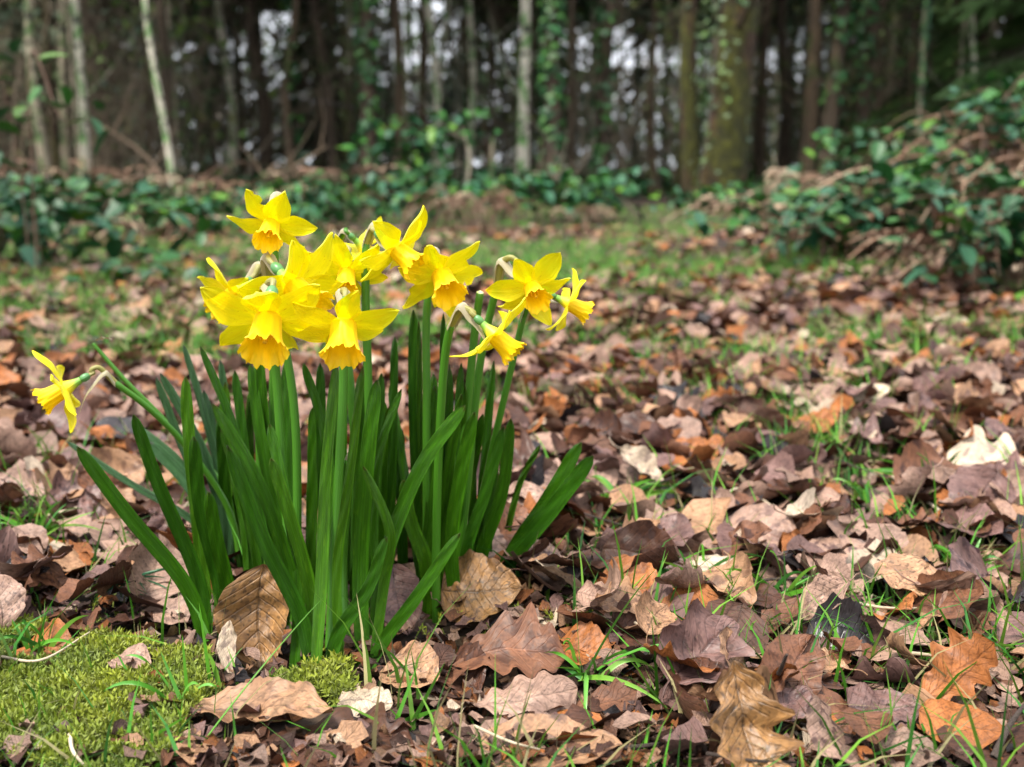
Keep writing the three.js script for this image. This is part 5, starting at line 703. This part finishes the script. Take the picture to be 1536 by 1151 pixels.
// slender trunks deeper in the wood
{
  const R = rng(2024), geos = [0, 1, 2, 3, 4, 5].map((k) => trunkGeo(0.14, lerp(-0.05, 0.05, R()), 11, 200 + k)); const names = ['brown', 'dark', 'tan', 'tan', 'birch', 'mossy'], sleeves = [ivySleeve(0.1, 7, 600, 71, 0.1, IVY), ivySleeve(0.1, 7, 420, 72, 0.11, IVY), ivySleeve(0.35, 8, 260, 73, 0.08, SHOOT), ivySleeve(0.5, 8, 220, 74, 0.08, SHOOT)];
  const lab = { brown: 'slender grey brown bare trunk deep in the wood', dark: 'slender dark bare trunk deep in the wood', tan: 'slender tan mottled trunk deep in the wood', birch: 'slender pale birch trunk deep in the wood', mossy: 'slender mossy green trunk deep in the wood' };
  for (let k = 0; k < 185; k++) {
    const d = lerp(10.5, 32, Math.pow(R(), 0.9)), x = lerp(-0.6, 0.6, R()) * d, b = names[Math.floor(R() * 6)], px = x / d, s = lerp(0.2, 0.8, Math.pow(R(), 1.5));
    const say = lab[b].replace('deep in the wood', 'in the wood behind ' + treeAt(x, -d)), T = thing('woodland_tree', say, 'tree', [x, groundY(x, -d), -d], say.replace('slender ', '').replace('trunk', 'trunks'));
    const t = part('trunk', geos[k % 6], barkMats[b], T); t.rotation.y = R() * 6.28; t.scale.set(s, 1, s);
    if (R() < 0.55) { const v = part('ivy', sleeves[k % 4], k % 4 > 1 ? budMat : ivyMat, T); v.rotation.y = R() * 6.28; v.scale.set(s, lerp(0.6, 1, R()), s); }
    const pine = R() < 0.4, c = part('crown', pine ? highCrowns[k % 3] : crowns[k % 4], pine ? needleMat : twiggy, T); c.rotation.y = R() * 6.28; c.scale.set(lerp(0.8, 1.25, R()), lerp(0.8, 1.1, R()), lerp(0.8, 1.25, R()));
  }
}
{
  const fresh = spruceCrown(79, 12, 1.1, 330, [0.075, 0.15, 0.035]), geos = [0, 1, 2].map((k) => spruceCrown(70 + k, 12, 1.1, 330)), trunk = trunkGeo(0.3, 0, 12, 999, 0.3), spots = [
  [-7.521, -17, 1, 'dark spruce with drooping boughs in the depth of the wood', 'dark spruces in the depth of the wood'],
  [-11.725, -28, 1, 'dark spruce with drooping boughs in the depth of the wood', 'dark spruces in the depth of the wood'],
  [-9.056, -24, 0.8, 'dark spruce with drooping boughs in the depth of the wood', 'dark spruces in the depth of the wood'],
  [-7.346, -15, 1.1, 'dark spruce with drooping boughs in the depth of the wood', 'dark spruces in the depth of the wood'],
  [-8.038, -30, 0.7, 'dark spruce with drooping boughs in the depth of the wood', 'dark spruces in the depth of the wood'],
  [-4.769, -28, 0.8, 'dark spruce with drooping boughs in the depth of the wood', 'dark spruces in the depth of the wood'],
  [-4.484, -34, 0.7, 'dark spruce with drooping boughs in the depth of the wood', 'dark spruces in the depth of the wood'],
  [-1.206, -30, 0.7, 'dark spruce with drooping boughs in the depth of the wood', 'dark spruces in the depth of the wood'],
  [1.046, -34, 0.7, 'dark spruce with drooping boughs in the depth of the wood', 'dark spruces in the depth of the wood'],
  [8.644, -28, 0.8, 'dark spruce with drooping boughs in the depth of the wood', 'dark spruces in the depth of the wood'],
  [7.573, -22, 0.9, 'dark spruce with drooping boughs in the depth of the wood', 'dark spruces in the depth of the wood'],
  [10.026, -26, 1, 'dark spruce with drooping boughs in the depth of the wood', 'dark spruces in the depth of the wood'],
  [11.301, -34, 1, 'dark spruce with drooping boughs in the depth of the wood', 'dark spruces in the depth of the wood'],
  [5.855, -12.5, 1.0, 'bright green spruce with boughs reaching past the thin saplings'],
  [6.851, -16.5, 1.0, 'spruce standing behind the thin whitish sapling'],
];
  spots.forEach(([x, z, s, label, group], k) => {
    const T = thing('spruce_tree', group ? 'dark spruce with drooping boughs behind ' + treeAt(x, z) : label, 'tree', [x, groundY(x, z), z], group && 'dark spruces behind ' + treeAt(x, z)); part('trunk', trunk, barkMats.dark, T); const c = part('crown', group ? geos[k % 3] : fresh, needleMat, T); c.rotation.y = k * 1.7; c.scale.set(s, lerp(0.95, 1.1, hash2(k, 3)), s);
  });
  const R = rng(31), h = new Heap();
  for (let k = 0; k < 34000; k++) {
    const d = lerp(40, 58, R()), x = lerp(-0.66, 0.66, R()) * d, y = lerp(0, 15, Math.pow(R(), 1.2)), px = x / d;
    const open = fbm(x * 1.1 + 7, y * 0.9 + 3, 2), want = (px > 0.19 && px < 0.27 ? 0.34 : px > 0.06 && px < 0.2 ? 0.54 : 0.60) + (y < 3.9 ? 1 : y > 9 ? 0.1 : 0);
    if (open > want) continue;
    const g = lerp(0.5, 1.3, R()), brown = R() < 0.3, c = brown ? [0.10 * g, 0.08 * g, 0.06 * g] : [0.06 * g, 0.115 * g, 0.032 * g], o = V(x, y, -d), s = lerp(0.15, 0.5, R());
    h.tri(o, o.clone().add(V(lerp(-1, 1, R()) * s, lerp(-1, 1, R()) * s, lerp(-1, 1, R()) * s)), o.clone().add(V(lerp(-1, 1, R()) * s, lerp(-1, 1, R()) * s * 1.4, lerp(-1, 1, R()) * s)), c);
  }
  for (let k = 0; k < 12000; k++) { const d = lerp(36, 44, R()), x = lerp(-0.66, 0.66, R()) * d, y = 4.0 * Math.pow(R(), 0.9), g = lerp(0.5, 1.2, R()), s = lerp(0.2, 0.5, R()), o = V(x, y, -d), j = () => lerp(-1, 1, R()) * s; h.tri(o, o.clone().add(V(j(), j(), j())), o.clone().add(V(j(), j(), j())), R() < 0.5 ? [0.06 * g, 0.05 * g, 0.035 * g] : [0.03 * g, 0.055 * g, 0.022 * g]); }
  setting('distant_woods', h.build(), needleMat, 'stuff', 'dense distant evergreen wood closing the view', 'woods');
}
// ---------- bushes ----------
function brambleLeaf(seed, w = 0.62) { const R = rng(seed), f = lerp(0.15, 0.4, R()), b = lerp(0.1, 0.5, R()); return sheet(8, 4, (u, v) => { const s = v * 2 - 1, k = w * 0.5 * Math.pow(Math.sin(3.14159 * Math.pow(u, 0.75)), 0.85) * (1 + 0.07 * Math.cos(u * 44)) + 0.004; return [s * k, f * Math.abs(s * k) - b * u * u * 0.6 + 0.02 * Math.sin(u * 26) * Math.abs(s), u]; }); }
const bramGeos = [0, 1, 2, 3, 4].map((k) => brambleLeaf(60 + k));
const ivyGeos = [0, 1, 2, 3, 4].map((k) => { const R = rng(90 + k), f = lerp(0.15, 0.4, R()); return sheet(3, 2, (u, v) => { const s = v * 2 - 1, w = [0.12, 0.36, 0.27, 0.01][Math.round(u * 3)]; return [s * w, f * Math.abs(s * w) - 0.2 * u * u, u]; }); });
const bramMats = [[0.020, 0.092, 0.020], [0.015, 0.070, 0.022], [0.032, 0.125, 0.018], [0.075, 0.17, 0.015], [0.024, 0.095, 0.045]].map((c) => phy({ color: lin(...c), roughness: 0.42, bumpMap: leafBump, bumpScale: 0.001, specularIntensity: 0.55, transmission: 0.2, thickness: 0 }));
const caneMat = std({ color: lin(0.13, 0.07, 0.045), roughness: 0.8 });
// label, centre, spread, height, leaves, leaf size, canes, single leaves?
const bushes = [
  ['sprawling bramble with large glossy leaves trailing down the bank', 1.084, -3.15, 0.36, 0.35, 0.22, 285, 0.066, 26, 1],
  ['dense bramble covering the low end of the bank', 0.878, -3.05, 0.24, 0.25, 0.19, 285, 0.062, 20, 1],
  ['bramble over the crest of the bank among dead bracken', 1.453, -3.5, 0.45, 0.4, 0.24, 285, 0.07, 24, 1],
  ['dark bramble at the foot of the bank by the litter', 1.082, -2.4, 0.2, 0.2, 0.2, 240, 0.062, 16, 1],
  ['bramble with broad leaves beside the litter, opposite the bank', -1.421, -3.3, 0.42, 0.4, 0.22, 285, 0.08, 20, 1],
  ['low bramble sprig trailing over the litter below the broad leaved bramble', -0.987, -2.7, 0.16, 0.12, 0.07, 26, 0.07, 5, 1],
  ['bramble shoot arching high over the broad leaved bramble', -1.351, -2.9, 0.3, 0.2, 0.62, 46, 0.085, 6, 1],
  ['low ivy and bramble thicket behind the topmost daffodil', -1.559, -5.4, 0.8, 0.5, 0.15, 330, 0.075, 14, 0],
  ['bramble thicket at the foot of the three thin pale trunks', -2.607, -6.5, 1.0, 0.6, 0.26, 360, 0.085, 14, 0],
  ['bramble thicket under the white birch', 0.094, -7.2, 0.7, 0.5, 0.32, 380, 0.085, 15, 0],
  ['bramble thicket under the ivy draped trunk', 0.526, -7.0, 0.5, 0.45, 0.26, 260, 0.08, 12, 0],
  ['bramble climbing the tilted pale birch pair', -0.606, -8, 0.6, 0.5, 0.7, 260, 0.1, 10, 0],
  ['bramble patch in front of the dark ivy covered trunk', -0.985, -7, 0.8, 0.5, 0.28, 300, 0.085, 12, 0],
  ['bramble at the foot of the stout mossy trunk', 1.547, -8.0, 0.35, 0.4, 0.2, 160, 0.08, 9, 0],
  ['bramble behind the bank under the broad dark trunk', 2.896, -8, 0.9, 0.7, 0.6, 380, 0.09, 14, 0],
  ['low bramble beside the slim ivy wrapped trunk', -1.199, -6, 0.7, 0.5, 0.2, 260, 0.08, 12, 0],
];
bushes.forEach(([label, x, z, sx, sz, hh, n, size, canes, single], k) => {
  const R = rng(3100 + k), by = groundY(x, z), T = thing('bramble_bush', label, 'bramble', [x, by, z]), heap = new Heap();
  const tips = [];
  for (let j = 0; j < canes; j++) {
    const a = R() * 6.283, r0 = R() * 0.7, ox = Math.cos(a) * sx * r0, oz = Math.sin(a) * sz * r0, oy = groundY(x + ox, z + oz) - by, ex = ox + lerp(-0.8, 0.8, R()) * sx, ez = oz + lerp(-0.8, 0.8, R()) * sz, ey = groundY(x + ex, z + ez) - by;
    const pts = [V(ox, oy - 0.02, oz), V(lerp(ox, ex, 0.3), oy + hh * lerp(0.5, 1, R()), lerp(oz, ez, 0.3)), V(lerp(ox, ex, 0.75), lerp(oy, ey, 0.7) + hh * lerp(0.6, 1.05, R()), lerp(oz, ez, 0.75)), V(ex, ey + hh * lerp(0.1, 0.7, R()), ez)];
    part('cane', tube(pts, (t) => 0.0024 * (1 - 0.6 * t), 14, 5), caneMat, T); tips.push(new THREE.CatmullRomCurve3(pts));
  }
  for (let j = 0; j < n; j++) {
    const cv = tips[Math.floor(R() * tips.length)], q = cv.getPoint(lerp(0.15, 1, R())).add(V(lerp(-0.1, 0.1, R()), lerp(-0.04, 0.05, R()), lerp(-0.1, 0.1, R()))), s = size * lerp(0.6, 1.25, R()), e = EU(lerp(-0.5, 0.9, R()), R() * 6.283, lerp(-0.5, 0.5, R())), mi = R() < 0.1 ? 3 : Math.floor(R() * 3) === 2 ? 4 : Math.floor(R() * 3);
    if (single && j < 290) { const m = part('leaf', bramGeos[j % 5], bramMats[mi], T); m.position.copy(q); m.quaternion.copy(e); m.scale.setScalar(s); }
    else { const c = bramMats[mi].color, v = lerp(0.75, 1.2, R()); heap.add(bramGeos[j % 5], M4(q, e, s), [c.r * v, c.g * v, c.b * v]); }
  }
  if (heap.i.length) part('foliage', heap.build(), ivyMat, T).userData.kind = 'stuff';
});
// dead bracken
const brackMat = std({ vertexColors: true, roughness: 0.9 });
const bracken = [
  ['collapsed dead bracken heap in a hollow below the thin birches', -0.277, -6.0, 0.34, 30, 0.3],
  ['rust brown dead bracken under the ivy draped trunk', 0.437, -6.6, 0.25, 12, 0.16],
  ['dead bracken fronds behind the ivy thicket', -1.71, -6.6, 0.6, 24, 0.4],
  ['dead bracken leaning by the dark leaning trunk', -1.226, -7.2, 0.6, 22, 0.45],
  ['brown dead bracken spilling over the bank crest', 1.351, -3.3, 0.5, 40, 0.2],
  ['dead bracken filling the middle of the bank', 1.139, -3.0, 0.34, 30, 0.14],
  ['dead bracken at the outer end of the bank', 1.352, -3.0, 0.42, 40, 0.24],
  ['thin dead bracken stems tangled at the foot of the bank', 1.079, -2.6, 0.26, 26, 0.14],
  ['dead bracken between the bank and the mossy trunk', 1.298, -5.2, 0.55, 22, 0.24],
  ['dead bracken behind the bank', 1.888, -6, 0.8, 26, 0.4],
  ['dead bracken by the broad leaved bramble', -1.654, -4.6, 0.5, 18, 0.2],
  ['dead bracken under the three thin pale trunks', -3.14, -7.5, 0.7, 22, 0.5],
];
bracken.forEach(([label, x, z, s, n, hh], k) => {
  const R = rng(4100 + k), by = groundY(x, z), T = thing('dead_bracken', label, 'bracken', [x, by, z]);
  for (let j = 0; j < n; j++) {
    const h = new Heap(), a = R() * 6.283, L = s * lerp(0.5, 1.1, R()), ox = lerp(-0.5, 0.5, R()) * s, oz = lerp(-0.4, 0.4, R()) * s, oy = groundY(x + ox, z + oz) - by, v = lerp(0.6, 1.3, R()), c = R() < 0.3 ? [0.34 * v, 0.24 * v, 0.16 * v] : [0.17 * v, 0.095 * v, 0.058 * v];
    const cv = new THREE.QuadraticBezierCurve3(V(ox, oy - 0.01, oz), V(ox + Math.cos(a) * L * 0.3, oy + hh * lerp(0.7, 1.5, R()), oz + Math.sin(a) * L * 0.3), V(ox + Math.cos(a) * L, oy + hh * lerp(0, 0.5, R()), oz + Math.sin(a) * L));
    for (let m = 0; m < 9; m++) { const p = cv.getPoint(m / 9), q = cv.getPoint((m + 1) / 9); h.stick(p, q, 0.004, 0.003, c); if (m > 2) for (const sg of [-1, 1]) { const sd = V(-Math.sin(a) * sg, lerp(-0.6, 0.1, R()), Math.cos(a) * sg), w = 0.16 * s * (1 - (m - 3) / 7), e = q.clone().addScaledVector(sd, w * lerp(0.5, 1, R())); h.tri(q, e, q.clone().lerp(e, 0.6).add(V(Math.cos(a) * 0.03 * s, 0.01, Math.sin(a) * 0.03 * s)), c); h.stick(q, e, 0.0018, 0.001, c); } }
    part('frond', h.build(), brackMat, T);
  }
});
// bare thicket of saplings
function thicket(seed) {
  const h = new Heap(), R = rng(seed);
  for (let k = 0; k < 11; k++) {
    let p = V(lerp(-0.6, 0.6, R()), -0.05, lerp(-0.6, 0.6, R())), d = V(lerp(-0.4, 0.4, R()), 1, lerp(-0.4, 0.4, R())).normalize(), L = lerp(1.6, 4.2, R()), v = lerp(0.6, 1.3, R()), c = [0.13 * v, 0.10 * v, 0.065 * v], r = lerp(0.007, 0.016, R());
    for (let s = 0; s < 6; s++) { const q = p.clone().addScaledVector(d, L / 6); h.stick(p, q, r * (1 - s * 0.13), r * (0.87 - s * 0.13), c); for (let m = 0; m < 3; m++) { const e = d.clone().multiplyScalar(0.6).add(V(lerp(-1, 1, R()), lerp(-0.2, 0.7, R()), lerp(-1, 1, R()))).normalize(), f = q.clone().addScaledVector(e, lerp(0.2, 0.8, R())); h.stick(q, f, 0.004, 0.002, c); for (let z = 0; z < 2; z++) h.stick(q.clone().lerp(f, 0.6), f.clone().add(V(lerp(-0.3, 0.3, R()), lerp(-0.1, 0.3, R()), lerp(-0.3, 0.3, R()))), 0.002, 0.001, c); } p = q; d.add(V(lerp(-0.25, 0.25, R()), 0, lerp(-0.25, 0.25, R()))).normalize(); }
  }
  return h.build();
}
{
  const geos = [1, 2, 3, 4].map((k) => thicket(k)), sprays = [11, 12, 13].map((k) => { const h = new Heap(), Q = rng(k); for (let m = 0; m < 420; m++) { const a = Q() * 6.283, rr = Math.sqrt(Q()) * lerp(0.4, 1.3, Q()), y = lerp(0.3, 3.6, Math.pow(Q(), 0.8)), o = V(Math.cos(a) * rr, y, Math.sin(a) * rr), e = 0.07, c = (Q() < 0.55 ? SHOOT : IVY)[Math.floor(Q() * 3)], v = lerp(0.6, 1.2, Q()), t = () => o.clone().add(V(lerp(-e, e, Q()), lerp(-e, e, Q()), lerp(-e, e, Q()))), p = t(), q = t(); h.tri(o, p, q, c.map((w) => w * v)); h.tri(p, q, t(), c.map((w) => w * v)); } return h.build(); }), R = rng(888);
  for (let k = 0; k < 36; k++) {
    const d = lerp(10.5, 20, Math.pow(R(), 0.7)), x = lerp(-0.56, 0.56, R()) * d, leafy = R() < (x > -1 ? 0.8 : 0.55), at = treeAt(x, -d);
    const T = thing('woodland_shrub', (leafy ? 'shrub with thin stems and fresh green leaves by ' : 'leafless brown shrub of thin stems by ') + at, 'shrub', [x, groundY(x, -d), -d], (leafy ? 'leafing shrubs by ' : 'leafless shrubs by ') + at);
    T.rotation.y = R() * 6.28; T.scale.setScalar(lerp(0.6, 1.15, R()) * Math.min(1, d / 11));
    part('stem', geos[k % 4], twiggy, T).userData.kind = 'stuff'; if (leafy) part('foliage', sprays[k % 3], budMat, T);
  }
}
// broken branches leaning and lying under the trees
{
  const R = rng(515), mats = [twiggyPlain(0.16, 0.11, 0.07), twiggyPlain(0.26, 0.22, 0.16), twiggyPlain(0.09, 0.07, 0.05)], say = ['brown', 'pale grey', 'dark'];
  function twiggyPlain(r, g, b) { return std({ color: lin(r, g, b), bumpMap: barkTex, bumpScale: 0.006, roughness: 0.9 }); }
  for (let k = 0; k < 13; k++) {
    const d = lerp(7, 12, R()), x = lerp(-0.5, 0.5, R()) * d, a = R() * 6.28, L = lerp(0.5, 1.3, R()), up = lerp(0.1, 0.8, R()), m = k % 3, T = thing('broken_branch', `${say[m]} broken branch leaning in the undergrowth by ${treeAt(x, -d)}`, 'branch', [x, groundY(x, -d), -d], `${say[m]} broken branches by ${treeAt(x, -d)}`);
    const e = V(Math.cos(a) * L, up, Math.sin(a) * L * 0.6), mid = e.clone().multiplyScalar(0.5).add(V(0.08, 0.06, 0)), r = lerp(0.008, 0.02, R());
    part('stem', tube([V(0, -0.02, 0), mid, e], (t) => r * (1 - 0.6 * t), 10, 6, 0.7), mats[m], T);
    for (let j = 0; j < 3; j++) { const o = e.clone().multiplyScalar(lerp(0.4, 0.9, R())).add(V(0.03, 0.03, 0)), f = o.clone().add(V(lerp(-0.4, 0.4, R()), lerp(0.05, 0.5, R()), lerp(-0.3, 0.3, R()))); part('side_shoot', tube([o, o.clone().lerp(f, 0.5).add(V(0.03, 0, 0)), f], (t) => r * 0.45 * (1 - 0.7 * t), 6, 5, 0.7), mats[m], T); }
  }
}
// ivy over the ground between the trees
{
  const h = new Heap(), R = rng(1212);
  for (let k = 0; k < 26000; k++) {
    const d = lerp(4.2, 24, Math.pow(R(), 1.6)), x = lerp(-0.56, 0.56, R()) * d, n = fbm(x * 0.7 + 11, -d * 0.5 + 5, 3);
    if (d < 5.3 + 0.8 * Math.sin(x * 0.9 + 0.8) && !(x < -1.1 && d > 4)) continue;
    if (n < 0.47 + 0.08 * (vnoise(x * 2.3, d * 1.7) - 0.5) || (x > d * 0.08 && x < d * 0.22 && d < 13)) continue;
    const c = IVY[Math.floor(R() * 3)], v = lerp(0.7, 1.4, R()), s = lerp(0.05, 0.11, R()) * (d > 10 ? 1.5 : 1); h.add(ivyGeos[k % 5], M4(V(x, groundY(x, -d) + lerp(0.01, 0.16, R()) * smooth(0.46, 0.6, n) * 1.6, -d), EU(lerp(-0.4, 0.9, R()), R() * 6.28, lerp(-0.5, 0.5, R())), s), [c[0] * v, c[1] * v, c[2] * v]);
  }
  setting('ivy_undergrowth', h.build(), ivyMat, 'stuff', 'low dark green ivy covering the ground under the trees', 'ivy');
}
renderer.render(scene, camera);
